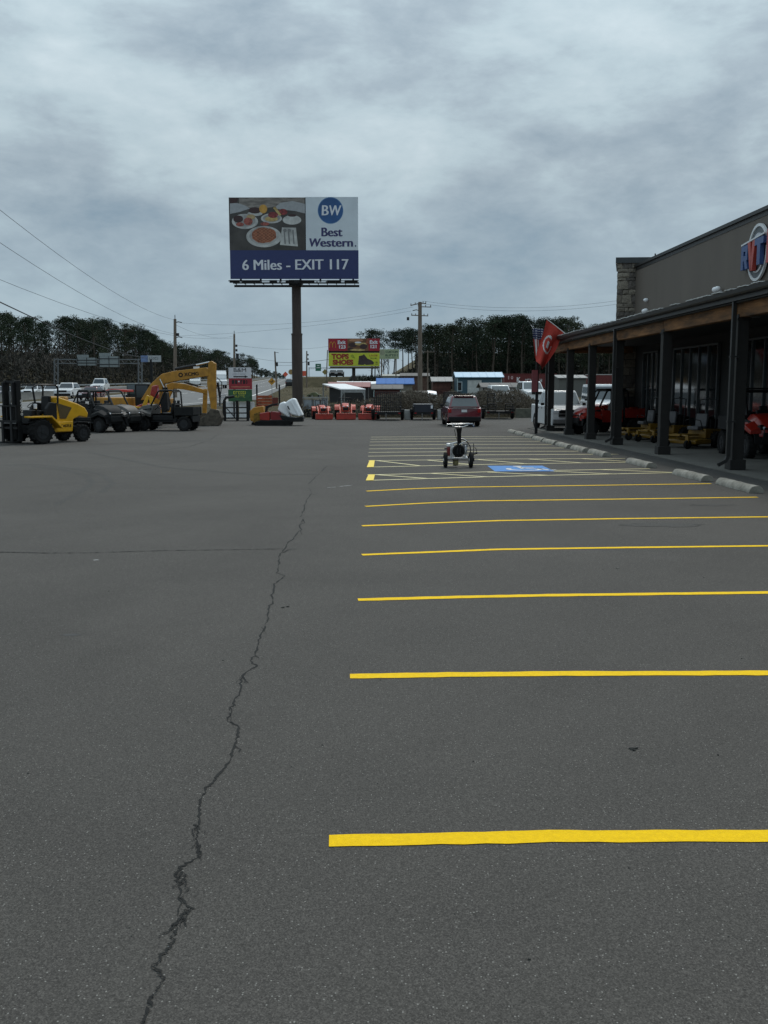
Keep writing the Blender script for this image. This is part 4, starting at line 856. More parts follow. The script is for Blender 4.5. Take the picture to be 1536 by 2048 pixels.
mb = MB(); P = [ex2(*p) for p in ((403,826),(415,826),(418,842),(405,846),(394,843))]; mb.prism(P[::-1], -.3, .3); mb.build('bucket', BKT, ex3, bevel=.02)
a = ex2(300, 838); b = ex2(345, 797); mb = MB(); mb.box(a[0], -.7, .5, b[0], .7, b[1]); mb.build('house', OCH, ex3, bevel=.05)
mb = MB(); mb.box(a[0]-.2, -.8, .02, b[0]+.2, .8, .5); mb.build('track', BLK, ex3, bevel=.1)
# red trencher with upright booms
tr = thing('red_trencher', 'red and yellow trenching machine between the utility vehicles and the excavator', 'trencher', (0, 54.5, 0), 0)
def ez(px, py): q = W_(px, py, 54.5); return (q.x, q.z)
def pr(nm, pts, d0, d1, m, par=tr, bev=.02): mb = MB(); mb.prism([ez(*p) for p in pts][::-1], d0, d1); return mb.build(nm, m, par, bevel=bev)
pr('body', ((272,832),(276,812),(292,806),(302,808),(318,812),(318,835)), -.5, .5, RED, bev=.05); pr('hood', ((302,790),(306,772),(316,770),(318,798)), -.3, .2, RED, bev=.05)
pr('upright_arm', ((305,815),(303,792),(309,792),(317,818)), -.6, -.52, YEL); pr('upright_arm', ((288,812),(298,790),(303,792),(298,812)), -.55, -.5, YEL)
pr('deck_rail', ((270,812),(300,814),(300,817),(270,815)), -.56, -.5, YEL); pr('base', ((268,852),(272,832),(320,834),(322,852)), -.45, .45, BLK, bev=.06)
pr('control_column', ((322,800),(328,785),(336,785),(338,820),(326,830)), -.3, .3, BLK, bev=.04)

# ------------------------------------------------------------------ TRACTORS with front loaders, forward +x
def tractor(label, loc, rz, loader=True, canopy=False, group='orange tractors in a row'):
    t = thing('compact_tractor', label, 'tractor', loc, rz, group)
    mb = MB(); mb.loft([[(.1, -.28, .65), (.1, .28, .65), (.1, .26, 1.20), (.1, -.26, 1.20)], [(.9, -.28, .62), (.9, .28, .62), (.9, .24, 1.14), (.9, -.24, 1.14)], [(1.35, -.25, .62), (1.35, .25, .62), (1.30, .18, 1.0), (1.30, -.18, 1.0)]]); mb.build('hood', ORG, t, bevel=.05, seg=3, smooth=40)
    mb = MB(); mb.cb((1.36, 0, .78), (.04, .40, .24)); mb.build('grille', BLK, t, bevel=.01)
    for sg in (-1, 1): mb = MB(); mb.ell((1.33, sg*.16, .96), (.04, .08, .04), 8, 5); mb.build('headlight', LMP, t)
    mb = MB(); mb.cb((.2, 0, .5), (2.0, .3, .3)); mb.build('chassis', BLK, t)
    for sg in (-1, 1):
        wheel(t, 1.0, sg*.52, .31, .22, True, ORG); wheel(t, -.55, sg*.60, .48, .32, True, ORG)
        mb = MB(); mb.loft([[(-.55+.56*math.cos(a), sg*.46, .48+.56*math.sin(a)), (-.55+.56*math.cos(a), sg*.78, .48+.56*math.sin(a)), (-.55+.60*math.cos(a), sg*.78, .48+.60*math.sin(a)), (-.55+.60*math.cos(a), sg*.46, .48+.60*math.sin(a))] for a in [R(20+15*i) for i in range(10)]]); mb.build('fender', ORG, t)
        mb = MB(); mb.tube([(-.95, sg*.42, .6), (-.98, sg*.42, 1.75 if canopy or not loader else 1.55)], .03); mb.build('roll_bar_post', BLK, t)
        if loader: mb = MB(); mb.tube([(-.0, sg*.44, 1.05), (.9, sg*.44, 1.10), (1.45, sg*.42, .72), (1.85, sg*.40, .35)], .05, 4); mb.cyl((.3, sg*.44, .6), (1.2, sg*.44, .85), .03); mb.build('loader_arm', ORG, t)
        if loader: mb = MB(); mb.tube([(1.50, sg*.36, .36), (1.52, sg*.33, .95)], .022, 6); mb.build('guard_bar', ORG, t)
    if loader:
        mb = MB(); mb.tube([(1.52, -.36, .62), (1.52, .36, .62)], .02); mb.build('guard_crossbar', ORG, t)
        mb = MB(); mb.loft([[(x, y, z) for x, z in ((1.75, .02), (2.22, .02), (2.26, .05), (2.24, .46), (2.16, .50), (1.86, .50), (1.75, .30))] for y in (-.70, .70)]); mb.build('loader_bucket', mat('bucket red', (.36, .028, .014), .4, var=.2), t, bevel=.015)
        mb = MB(); mb.cb((2.27, 0, .475), (.03, 1.42, .035)); mb.build('bucket_lip', mat('red bucket edge', (.3, .03, .012), .5), t)
    mb = MB(); mb.tube([(-.98, -.42, 1.55), (-.98, .42, 1.55)], .03); mb.build('roll_bar_top', BLK, t)
    mb = MB(); mb.cb((-.5, 0, .82), (.4, .42, .12)); mb.cb((-.72, 0, 1.0), (.1, .42, .35)); mb.build('seat', BLK, t, bevel=.03)
    mb = MB(Matrix.Translation((-.12, 0, 1.22)) @ Euler((0, -.5, 0)).to_matrix().to_4x4()); mb.tube([(.17*math.cos(a), .17*math.sin(a), 0) for a in [2*math.pi*i/12 for i in range(12)]], .015, 5, True); mb.cyl((0, 0, 0), (0, 0, -.2), .02); mb.build('steering_wheel', BLK, t)
    if canopy: mb = MB(); mb.loft([[(-1.2, y, 2.02), (-.2, y, 2.06+.0), (.75, y, 1.96), (.75, y, 2.06), (-.2, y, 2.22), (-1.2, y, 2.16)] for y in (-.62, .62)]); mb.build('canopy', mat('red plastic canopy', (.5, .03, .02), .35, coat=.3), t, bevel=.02); mb = MB(); [mb.cyl((-.98, sg*.42, 1.5), (-.98, sg*.42, 2.06), .03) for sg in (-1, 1)]; mb.build('canopy_post', BLK, t)
    return t
for i, (px, rz, lab) in enumerate(((639, -80, 'orange tractor with loader bucket, nearest the billboard pole'), (688, -86, 'orange tractor with wide red bucket, middle of the three by the carport'), (739, -95, 'orange tractor with red bucket, partly behind the tall-gated utility trailer'))):
    q = G_(px, 840); t_ = tractor(lab, (q.x, q.y+2.2, 0), R(rz)); k_t = (.88, 1.0, .92)[i]; t_.scale = (k_t, k_t, k_t)
tractor('orange tractor with a red canopy, standing behind the black utility vehicles', (-17.2, 60.5, 0), R(176), loader=False, canopy=True, group='tractors behind the utility vehicles')
# yellow compact loader behind the left utility vehicles
yl = thing('skid_loader', 'yellow skid loader seen through the roll cages of the black utility vehicles', 'loader', (-19.6, 57.5, 0), R(10))
mb = MB(); mb.prism([(-1.0, .35), (1.0, .35), (1.0, .9), (.6, 1.0), (.5, 1.75), (-.5, 1.78), (-.9, 1.3)], -.6, .6); mb.build('body', OCH, yl, bevel=.05)
mb = MB(); mb.cb((.02, -.61, 1.35), (.75, .03, .5)); mb.build('cab_window', GLS, yl)
for sg in (-1, 1):
    mb = MB(); mb.tube([(-.9, sg*.72, 1.3), (-.6, sg*.72, 1.55), (.9, sg*.72, 1.0), (1.35, sg*.7, .4)], .07, 4); mb.build('lift_arm', OCH, yl)
    for x in (-.55, .55): wheel(yl, x, sg*.72, .38, .28, True, OCH)
mb = MB(); mb.prism([(1.3, .1), (2.0, .1), (1.5, .6), (1.3, .6)], -.85, .85); mb.build('bucket', BKT, yl, bevel=.02)

# ------------------------------------------------------------------ small tracked dumper with white chute, stump grinder
dm = thing('tracked_dumper', 'small red tracked dumper with white plastic hoppers tipped on it, by the billboard pole', 'dumper', (0, 58.3, 0), 0)
def dz(px, py): q = W_(px, py, 58.3); return (q.x, q.z)
def dp(nm, pts, d0, d1, m, bev=.02, par=dm): mb = MB(); mb.prism([dz(*p) for p in pts][::-1], d0, d1); return mb.build(nm, m, par, bevel=bev)
for d in (-.55, .25): dp('rubber_track', ((510,846),(514,842),(580,840),(585,843),(584,850),(578,852),(516,852),(511,850)), d, d+.3, RUB, .03)
dp('body', ((522,840),(521,826),(541,823),(541,841)), -.5, .5, RED, .04); dp('engine_cover', ((543,823),(561,824),(567,840),(543,841)), -.48, .48, mat('dark red panel', (.2, .012, .012), .4), .03); dp('deck', ((522,844),(522,840),(606,838),(607,843)), -.5, .5, BLK, .02)
dp('handle_bracket', ((530,826),(532,812),(545,808),(557,806),(556,809),(545,812),(536,816),(534,826)), -.2, .2, BLK, .01)
dp('hopper_base', ((565,838),(560,830),(592,835),(607,833),(609,838)), -.5, .5, BLK, .02)
def hopper(pts, d0, d1):
    a = [dz(*p) for p in pts]; mb = MB(); mb.loft([[(x, y, z) for x, z in a] for y in (d0, (d0+d1)/2, d1)]); return mb.build('white_hopper', WHP, dm, bevel=.09, seg=3, smooth=50)
hopper(((556,820),(560,807),(568,803),(574,806),(578,812),(582,834),(577,835)), -.30, .42); hopper(((571,806),(579,800),(586,796),(592,797),(597,808),(608,831),(597,832),(584,829),(574,817)), -.55, .30)
dp('hopper_rim', ((582,802),(584,801),(602,831),(599,832)), -.60, -.53, WHP, .01)
dp('hopper_mark', ((576,812),(578,811),(582,819),(579,818)), -.585, -.552, BLK, 0)
sg_ = thing('stump_grinder', 'rusty yellow compact grinder beside the red tracked dumper', 'grinder', (0, 59.2, 0), 0)
dp('body', ((498,842),(497,822),(505,815),(524,812),(526,826),(522,845),(508,846)), -.4, .4, OCH, .05, sg_); dp('cutter_guard', ((506,846),(506,828),(518,824),(523,834),(522,846)), -.55, -.41, mat('rusty yellow steel', (.22, .13, .02), .8, var=.5, scale=6), .02, sg_)
dp('track', ((500,850),(501,845),(526,845),(527,851)), -.4, .4, RUB, .03, sg_)
# orange lumber-like barricade with tall stakes
ob = thing('orange_barricade', 'weathered orange slatted barricade board in front of the highway bank', 'barricade', (0, 72.0, 0), 0)
def oz(px, py): q = W_(px, py, 72.0); return (q.x, q.z)
ORB = mat('weathered orange board', (.30, .06, .02), .8, var=.35)
for y0, y1 in ((791,796),(797,802),(803,808),(809,814)): a, b = oz(513, y1), oz(544, y0); mb = MB(); mb.box(a[0], -.03, a[1], b[0], .03, b[1]); mb.build('board', ORB, ob, bevel=.01)
a, b = oz(544, 812), oz(556, 795); mb = MB(); mb.box(a[0]+.02, .02, a[1], b[0], .08, b[1]); mb.build('board', mat('dark red board', (.14, .03, .02), .8), ob)
for x, y0 in ((514,769),(559,769)): a, b = oz(x-1, 838), oz(x+1, y0); mb = MB(); mb.box(a[0], -.02, 0, b[0], .06, b[1]); mb.build('stake', BLK, ob)

# ------------------------------------------------------------------ STACKED SIGN with arrow, gates
SGY = 74.0
ss = thing('roadside_sign', 'stacked sign of white, red and green panels with a black arrow pointing right', 'sign', (0, SGY, 0), 0)
def sz(px, py): q = W_(px, py, SGY); return (q.x, q.z)
def sp(nm, x0, y0, x1, y1, m, d0=-.06, d1=.02, par=ss, bev=0): a, b = sz(x0, y1), sz(x1, y0); mb = MB(); mb.box(a[0], d0, a[1], b[0], d1, b[1]); return mb.build(nm, m, par, bevel=bev)
VW = mat('white sign vinyl', (.62, .62, .64), .5, var=.03); VR = mat('red sign vinyl', (.30, .02, .03), .5, var=.15); VG = mat('green sign vinyl', (.03, .10, .04), .5, var=.2); VY = mat('yellow sign vinyl', (.5, .5, .05), .5, var=.1); VB = mat('black sign vinyl', (.012, .012, .014), .5)
sp('white_panel', 457.5, 735, 502, 756.5, VW); sp('red_panel', 458, 756.8, 504, 778.5, VR); sp('green_panel', 457, 779, 504, 803, VG)
q = sz(480, 740.5); text('B&M', ss, (q[0], -.066, q[1]), .42, VB, sx=1.25)
def scribble(par, x0, x1, z, h, y, m, seed, name='illegible_lettering', wt=.16):
    r = random.Random(seed); mb = MB(); x = x0
    while x < x1-h*.5:
        w_ = h*r.uniform(.45, .75); k = r.choice('IOLTEH'); t_ = h*wt
        if k in 'ILEHT': mb.box(x, y-.006, z-h/2, x+t_, y, z+h/2)
        if k in 'LE': mb.box(x+t_, y-.006, z-h/2, x+w_, y, z-h/2+t_)
        if k in 'TE': mb.box(x+t_, y-.006, z+h/2-t_, x+w_, y, z+h/2)
        if k == 'H': mb.box(x+t_, y-.006, z-t_/2, x+w_-t_, y, z+t_/2); mb.box(x+w_-t_, y-.006, z-h/2, x+w_, y, z+h/2)
        if k == 'O': mb.ring((x+w_/2, y-.003, z), h/2-t_, h/2, 12, sx=w_/h)
        x += w_+h*.18
    return mb.build(name, m, par)
a = sz(466, 748.3); b = sz(494, 748.3); scribble(ss, a[0], b[0], a[1], .14, -.061, mat('grey lettering', (.34, .34, .37), .5), 3, wt=.12)
a, b = sz(467, 753.3), sz(490, 753.3); mb = MB(); mb.box(a[0], -.075, a[1]-.04, b[0], -.062, a[1]+.04); mb.prism([(b[0], b[1]-.10), (b[0]+.24, b[1]), (b[0], b[1]+.10)], -.075, -.062); mb.build('arrow', VB, ss)
a = sz(464, 764); b = sz(476, 764); scribble(ss, a[0], b[0], a[1], .30, -.061, VB, 5, wt=.3); a = sz(481, 764); b = sz(497, 764); scribble(ss, a[0], b[0], a[1], .30, -.061, VB, 8, wt=.3); mb = MB(); q = sz(478, 763); mb.disc((q[0], -.07, q[1]), .06, .06, 12); mb.build('star_mark', VW, ss)
sp('pale_stripe', 462, 773, 500, 774.6, mat('peach stripe', (.5, .2, .12), .5), -.07, -.061)
a = sz(467, 785.5); b = sz(495, 785.5); scribble(ss, a[0], b[0], a[1], .23, -.061, VY, 11, wt=.22); a = sz(470, 792.5); b = sz(492, 792.5); scribble(ss, a[0], b[0], a[1], .17, -.061, VY, 12, wt=.14)
for x in (468, 499): sp('sign_post', x-1.2, 800, x+1.2, 838, BLK, .03, .12)
for x0, x1 in ((451,474),(477.5,494),(498,508)):
    o = sp('white_sheet', x0, 804, x1, 846, WHT, .3, .34, None, .02); o.name = 'white_sheet_panel'
    o.location.y = SGY; tag(o, {451: 'wide white sheet panel behind the black gates, left of the gate post', 477.5: 'white sheet panel between the two dark gate posts', 498: 'narrow white sheet panel right of the gate, with rounded corner'}[x0], 'panel')
gt = thing('livestock_gate', 'black tubular gates standing under the stacked sign', 'gate', (0, 66.5, 0), 0)
def gz(px, py): q = W_(px, py, 66.5); return (q.x, 0, q.z)
for x in (450, 475, 496): a = gz(x, 845); b = gz(x, 801); mb = MB(); mb.box(a[0]-.09, -.05, a[2]-.1, a[0]+.09, .05, b[2]); mb.build('gate_post', BLK, gt)
for x0, x1 in ((451.5, 473.5), (476.5, 494.5)):
    for y in (815, 826, 836, 842): a, b = gz(x0, y), gz(x1, y); mb = MB(); mb.cyl(a, b, .045); mb.build('gate_rail', BLK, gt)
a, b = gz(452, 815), gz(473, 838); mb = MB(); mb.cyl((a[0], -.06, a[2]), (b[0], -.06, b[2]), .035); mb.build('gate_brace', BLK, gt)
rk = thing('wire_panel_rack', 'galvanised wire crate frames stacked beside the excavator bucket', 'rack', (0, 68.0, 0), 0)
def rz_(px, py): q = W_(px, py, 68.0); return (q.x, 0, q.z)
for y in (790, 795, 800, 806, 812, 820, 828): mb = MB(); mb.cyl(rz_(434, y), rz_(452, y), .022, n=5); mb.build('rack_rail', GALV, rk)
for x in (434, 438, 442, 446, 450): mb = MB(); mb.cyl(rz_(x, 790), rz_(x+.5, 836), .018, n=5); mb.build('rack_upright', GALV, rk)
mb = MB(); mb.tube([rz_(447, 838), rz_(448, 802), rz_(452, 795), rz_(468, 793)], .10, 6); mb.build('black_hoop', BLK, rk)

# ------------------------------------------------------------------ UTILITY TRAILERS
def trailer(label, px0, px1, Y, kind, group='black utility trailers at the back of the lot'):
    x0, x1 = W_(px0, 835, Y).x, W_(px1, 835, Y).x; c = (x0+x1)/2; wd = (x1-x0)
    t = thing('utility_trailer', label, 'trailer', (c, Y, 0), R(90), group); h = wd/2-.22   # forward +x points away
    mb = MB(); mb.box(0, -h, .50, 3.2, h, .58); mb.box(-.04, -h, .42, .04, h, .60); mb.build('deck_frame', BLK, t)
    for sg in (-1, 1):
        wheel(t, 1.7, sg*(h+.13), .34, .22, rim=GRY); mb = MB(); mb.cb((1.7, sg*(h+.13), .76), (.9, .28, .03)); mb.cb((2.17, sg*(h+.13), .66), (.03, .28, .2)); mb.cb((1.23, sg*(h+.13), .66), (.03, .28, .2)); mb.build('fender', BLK, t)
        mb = MB(); mb.cyl((0, sg*h, .95), (3.2, sg*h, .95), .03); [mb.cyl((x, sg*h, .58), (x, sg*h, .95), .025) for x in (0, 1.1, 2.1, 3.2)]; mb.build('side_rail', BLK, t)
        mb = MB(); mb.cb((-.05, sg*(h-.1), .52), (.03, .14, .06)); mb.build('taillight', TLR, t)
    if kind == 'gate':
        mb = MB(); mb.cyl((-.05, -h, .6), (-.12, -h, 2.0), .03); mb.cyl((-.05, h, .6), (-.12, h, 2.0), .03); [mb.cyl((-.05-.07*(z-.6)/1.4, -h, z), (-.05-.07*(z-.6)/1.4, h, z), .022) for z in (.6, .95, 1.3, 1.65, 2.0)]; mb.build('ramp_gate', BLK, t)
        mb = MB()
        for i in range(14): y = -h+2*h*i/13; mb.cyl((-.07, y, .62), (-.11, y, 1.98), .035, n=4)
        mb.build('gate_mesh', DGR, t)
    if kind == 'box':
        mb = MB(); mb.box(.1, -h, .58, 3.1, h, 1.15); mb.build('dump_box', mat('black dump body', (.016, .02, .03), .4), t, bevel=.02)
        mb = MB(); mb.cb((-.02, -h+.12, .95), (.03, .14, .22)); mb.build('reflector', LMP, t)
    if kind == 'ramps':
        for yc in (-h*.62, h*.62):
            mb = MB(); w2 = .26
            for yy in (yc-w2, yc+w2): mb.cyl((-.1, yy, .5), (-.25, yy, 1.15+.9*(yc < 0)*0), .03)
            for z in (.6, .8, 1.0, 1.15): mb.cyl((-.1, yc-w2, z), (-.1, yc+w2, z), .025)
            mb.build('loading_ramp', BLK, t)
        mb = MB()
        for yy in (h-.05, h-.55): mb.cyl((.3, yy, .6), (.3, yy, 1.95), .03)
        for z in (1.1, 1.35, 1.6, 1.9): mb.cyl((.3, h-.05, z), (.3, h-.55, z), .03)
        mb.build('ladder_rack', BLK, t)
    mb = MB(); mb.tube([(3.2, -h, .5), (4.2, 0, .48), (3.2, h, .5)], .04); mb.build('drawbar', BLK, t)
    mb = MB(); mb.cyl((-.15, .12, .02), (-.15, .12, .5), .03); mb.build('jack_stand', GRY, t)
    return t
trailer('black utility trailer with a tall mesh ramp gate, in front of the red-walled shed', 743, 808, 67.5, 'gate'); trailer('black utility trailer carrying a dark dump box', 822, 873, 68.0, 'box')
trailer('black utility trailer with folded loading ramps and ladder rack, right of the maroon SUV', 968, 1033, 70.5, 'ramps'); trailer('black utility trailer mostly hidden behind the maroon SUV', 881, 925, 69.5, 'gate')
for px, lab in ((815, 'pale concrete block between the two left utility trailers'), (878.5, 'pale concrete block just left of the maroon SUV')):
    a = W_(px-6.5 if px < 850 else px-3.5, 838, 69.5); b = W_(px+6.5 if px < 850 else px+3.5, 820, 69.5); mb = MB(); mb.box(a.x, -.3, 0, b.x, .3, .72); o = mb.build('concrete_block', mat('pale block', (.42, .42, .40), .9, var=.1), bevel=.03); o.location = (0, 69.8, 0); tag(o, lab, 'concrete block')
# low grey-green retaining wall on the right
mb = MB(); a = W_(1032, 835, 74.5); b = W_(1082, 835, 74.5); mb.box(a.x, -.2, 0, b.x+6, .2, .72); o = mb.build('retaining_wall', mat('mossy block', (.11, .11, .085), .9, var=.25), bevel=.02); o.location = (0, 74.6, 0); tag(o, 'low mossy retaining wall beyond the trailers, left of the white pickup', 'wall')

# ------------------------------------------------------------------ FLAGS and porch-end sign
px_, py_ = post_x(50), 50.0
def flag_mesh(nm, corner_a, corner_b, hang, fold, cells, mats, colour, thick=None):
    nu, nv = cells; mb = MB(); vs = []
    for j in range(nv+1):
        for i in range(nu+1): vs.append(hang(i/nu, j/nv))
    for j in range(nv):
        for i in range(nu):
            mb.cur = colour((i+.5)/nu, (j+.5)/nv); a = j*(nu+1)+i; mb.f.append((a, a+1, a+nu+2, a+nu+1)); mb.mi.append(mb.cur)
    mb.v = [Vector(v) for v in vs]; return mb
fr_ = mat('red flag cloth', (.46, .045, .03), .8, var=.1); fw = mat('white flag cloth', (.6, .6, .6), .8); fb = mat('navy flag cloth', (.02, .03, .10), .8)
fl = thing('team_flag', 'large orange-red flag with a white emblem, drooping from an angled pole on the porch beam', 'flag', (0, 0, 0), 0)
A = W_(1156, 687, 46.9); B = W_(1092, 637, 45.9)
mb = MB(); mb.cyl(A, B, .022); mb.build('flag_pole', WHT, fl)
mb = MB(); mb.ell(B, (.04, .04, .04), 8, 6); mb.build('pole_tip', WHT, fl)
Pt, Pb = W_(1093, 640, 45.9), W_(1128, 664, 46.5)      # hoist edge lies along the pole
Q1, Q2 = W_(1072, 722, 45.9), W_(1086, 738, 46.1)
def fhang(u, v):   # u along the pole, v down the cloth
    top = Pt.lerp(Pb, u); bl = W_(1071, 722, 45.95); bm = W_(1085, 740, 46.1); br = W_(1101, 718, 46.15)
    bot = bl.lerp(bm, u/.55) if u < .55 else bm.lerp(br, (u-.55)/.45)
    p = top.lerp(bot, v); p.y += .16*math.sin(u*9+v*2.5)*(.2+v); p.x += .05*math.sin(v*7+u*4)*v; return p
def fcol(u, v):
    r = math.hypot((u-.42)*1.0, (v-.46)*1.25)
    if .20 < r < .255 and not (u > .52 and v < .46): return 1
    if r < .10 and abs(u-.42) < .05: return 1
    return 0
m_ = flag_mesh('f', None, None, fhang, None, (44, 52), None, fcol); m_.build('cloth', [fr_, fw], fl, smooth=80)
us = thing('american_flag', 'stars and stripes flag hanging behind the orange-red flag at the porch end', 'flag', (0, 0, 0), 0)
def uh(u, v):
    top = W_(1064, 656, 49.0).lerp(W_(1088, 658, 49.2), u); bot = W_(1071, 717, 49.0).lerp(W_(1084, 722, 49.2), u); p = top.lerp(bot, v); p.y += .12*math.sin(u*14+v); return p
def uc(u, v):
    if v < .36: return 2 if not (int(u*16) % 2 == 0 and int(v*40) % 3 == 0) else 1
    return 1 if int(u*7) % 2 else 0
m_ = flag_mesh('f', None, None, uh, None, (28, 40), None, uc); m_.build('cloth', [fr_, fw, fb], us, smooth=80)
mb = MB(); a = Vector((post_x(50)-.1, 49.9, 3.9)); mb.cyl(a, W_(1062, 650, 49.0), .018); mb.build('flag_pole', WHT, us)
ps = thing('porch_end_sign', 'faded red vertical sign board on a black post beside the last porch post', 'sign', (0, 0, 0), 0)
a = W_(1063, 784, 46.5); b = W_(1075.5, 740, 46.5); mb = MB(); mb.box(a.x, 46.47, a.z, b.x, 46.52, b.z); mb.build('sign_board', mat('faded red board', (.20, .05, .055), .6, var=.1), ps)
c = W_(1073.5, 780, 46.6); mb = MB(); mb.box(c.x-.06, 46.53, .03, c.x+.07, 46.66, b.z+.5); mb.build('post', BLK, ps)

# ------------------------------------------------------------------ BIG BILLBOARD (local frame: x right, z up, -y faces the lot)
BY = 90.0; kk = BY/F
c0 = W_(595, 780, BY); zb0 = HZ(0, BY)
bb = thing('billboard', 'tall single-pole billboard advertising a hotel six miles ahead at exit 117', 'billboard', (c0.x, BY, zb0), 0)
def bl(px, py): q = W_(px, py, BY-1.0); return (q.x-c0.x, q.z-zb0)
NAVY = mat('navy vinyl', (.022, .035, .125), .55, var=.06); PALE = mat('pale grey vinyl', (.60, .66, .70), .55, var=.05, scale=.6)
POLE = mat('brown steel pole', (.055, .04, .033), .6, .2, var=.2, stretch=(1, 1, .2))
def brect(nm, x0, y0, x1, y1, m, d0, d1, par=bb): a, b = bl(x0, y1), bl(x1, y0); mb = MB(); mb.box(a[0], d0, a[1], b[0], d1, b[1]); return mb.build(nm, m, par)
zt = bl(595, 566)[1]; zm = bl(595, 668)[1]
mb = MB(); mb.cyl((0, 0, 0), (0, 0, zm), .50, n=24); mb.cyl((0, 0, zm), (0, 0, zt), .43, n=24); mb.cyl((0, 0, zm-.05), (0, 0, zm+.1), .53, n=24); mb.build('pole', POLE, bb, smooth=40)
brect('backing_frame', 461, 396, 714.5, 557, DGR, -.95, -.55); brect('photo_panel', 459.5, 395, 611, 500.5, mat('dark table print', (.055, .05, .045), .5, var=.35, scale=.7), -1.02, -.96); brect('white_panel', 611, 394, 716, 500.5, PALE, -1.02, -.96); brect('navy_panel', 461, 500.6, 717, 558, NAVY, -1.02, -.96)
a, b = bl(460, 567), bl(718, 561)
mb = MB(); mb.box(a[0], -1.9, a[1]+.10, b[0], -1.8, a[1]+.18); mb.box(a[0]+.3, -1.15, a[1]-.02, b[0], -1.0, a[1]+.1); mb.box(a[0]+.2, .2, a[1]-.2, b[0], .3, a[1])
n = 14
for i in range(n): x = a[0]+(b[0]-a[0])*(i+.5)/n; mb.box(x-.03, -1.9, a[1]+.02, x+.03, .3, a[1]+.10)
mb.build('catwalk', BLK, bb)
mb = MB()
for x0, x1 in ((462, 482), (486, 523), (541, 556), (573, 590), (600, 630), (655, 683), (690, 716)):
    p, q = bl(x0, 567), bl(x1, 562); mb.box(p[0], -1.80, p[1]-.02, q[0], -1.70, p[1]+.22)
mb.build('catwalk_grating', BLK, bb)
mb = MB(); mb.box(-.6, -.9, zt-.2, .6, .5, zt+.3); mb.build('head_beam', DGR, bb)
for x in (480, 520, 560, 600, 640, 680, 706): p, q = bl(x, 562), bl(x, 396); mb = MB(); mb.box(p[0]-.08, -.54, p[1], p[0]+.08, -.3, q[1]-.3); mb.build('upright', DGR, bb)
D = -1.022
def B_(px, py, k=0): p = bl(px, py); return (p[0], D-.004*k, p[1])
u = 1/20.57/5.12*5.12*.0473   # metres per photo pixel on the board
u = kk/1.03
def bdisc(nm, px, py, rx, ry, m, k, par, n=24): mb = MB(); mb.disc(B_(px, py, k), rx*u, ry*u, n); return mb.build(nm, m, par)
PLT = mat('print white plate', (.46, .46, .44), .5, var=.25, scale=1.3); PL2 = mat('print plate shade', (.30, .30, .29), .5, var=.3, scale=1.5); WAF = mat('print waffle', (.26, .075, .035), .6, var=.35, scale=4); WAF2 = mat('print waffle ridge', (.40, .19, .10), .6, var=.2, scale=4)
FD = [mat('print dark fruit', (.045, .02, .02), .6), mat('print bacon', (.30, .08, .06), .6, var=.5, scale=6), mat('print egg yellow', (.46, .33, .13), .6, var=.3, scale=3), mat('print orange juice', (.52, .28, .05), .5, var=.2, scale=2), mat('print berry red', (.22, .035, .035), .6, var=.5, scale=4), mat('print beige', (.40, .29, .15), .6, var=.3)]
ph = [o for o in bb.children if o.name.startswith('photo_panel')][0]
# wall, booth and table of the breakfast picture
def bpoly(nm, pts, m, k, par=ph): mb = MB(); mb.add([B_(x, y, k) for x, y in pts], [tuple(range(len(pts)))[::-1]]); return mb.build(nm, m, par)
bpoly('printed_brick_wall', [(478,396),(609,396),(609,414),(560,412),(520,418),(478,412)], mat('print brick', (.22, .20, .18), .7, var=.35, scale=1.2, stretch=(1, 1, 4)), 1)
bpoly('printed_bench', [(460,407),(474,406),(490,411),(500,417),(480,424),(460,428)], mat('print bench', (.33, .34, .35), .6, var=.1), 2); bpoly('printed_bench', [(551,414),(560,406),(585,402),(610,408),(610,427),(590,422),(570,420),(553,418)], mat('print bench', (.33, .34, .35), .6), 2)
bpoly('printed_chair', [(460,396),(476,396),(474,406),(460,407)], FD[0], 3)
bdisc('printed_plate', 490, 443, 26, 14.5, PLT, 3, ph); bdisc('printed_plate_well', 490, 442, 21, 11, PL2, 4, ph); bdisc('printed_plate', 543, 437, 21, 9.5, PLT, 3, ph); bdisc('printed_plate_well', 543, 436.5, 17, 7, PL2, 4, ph); bdisc('printed_saucer', 584, 440, 18.5, 9, PLT, 3, ph); bdisc('printed_plate', 510, 427.5, 15, 4.5, PLT, 3, ph)
bdisc('printed_plate', 528, 473.5, 35, 20.5, PLT, 5, ph, 36); bdisc('printed_plate_well', 528, 472.5, 29, 16, mat('print plate well', (.38, .38, .365), .5, var=.2, scale=1.5), 6, ph, 36)
mb = MB()
wv = [(528+25*math.cos(t)+rnd.uniform(-1.2, 1.2), 470.5+15.5*math.sin(t)+rnd.uniform(-1, 1)) for t in [2*math.pi*i/26 for i in range(26)]]
mb.add([B_(x, y, 7) for x, y in wv], [tuple(range(26))]); mb.build('printed_waffle', WAF, ph)
mb = MB()
for i in range(-4, 5):
    for sx in (1, -1):
        pts = []
        for t in (-1, 1):
            L_ = math.sqrt(max(0, 1-(i/4.6)**2)); x = 528+(i*5.2*.8)+sx*t*L_*14; y = 470.5+(i*3.3*.8*-sx)+t*L_*10; pts.append((x, y))
        (ax_, ay_), (bx_, by_) = pts; mb.add([B_(ax_-.7, ay_, 8), B_(ax_+.7, ay_, 8), B_(bx_+.7, by_, 8), B_(bx_-.7, by_, 8)], [(0, 1, 2, 3)])
mb.build('printed_waffle_grid', WAF2, ph)
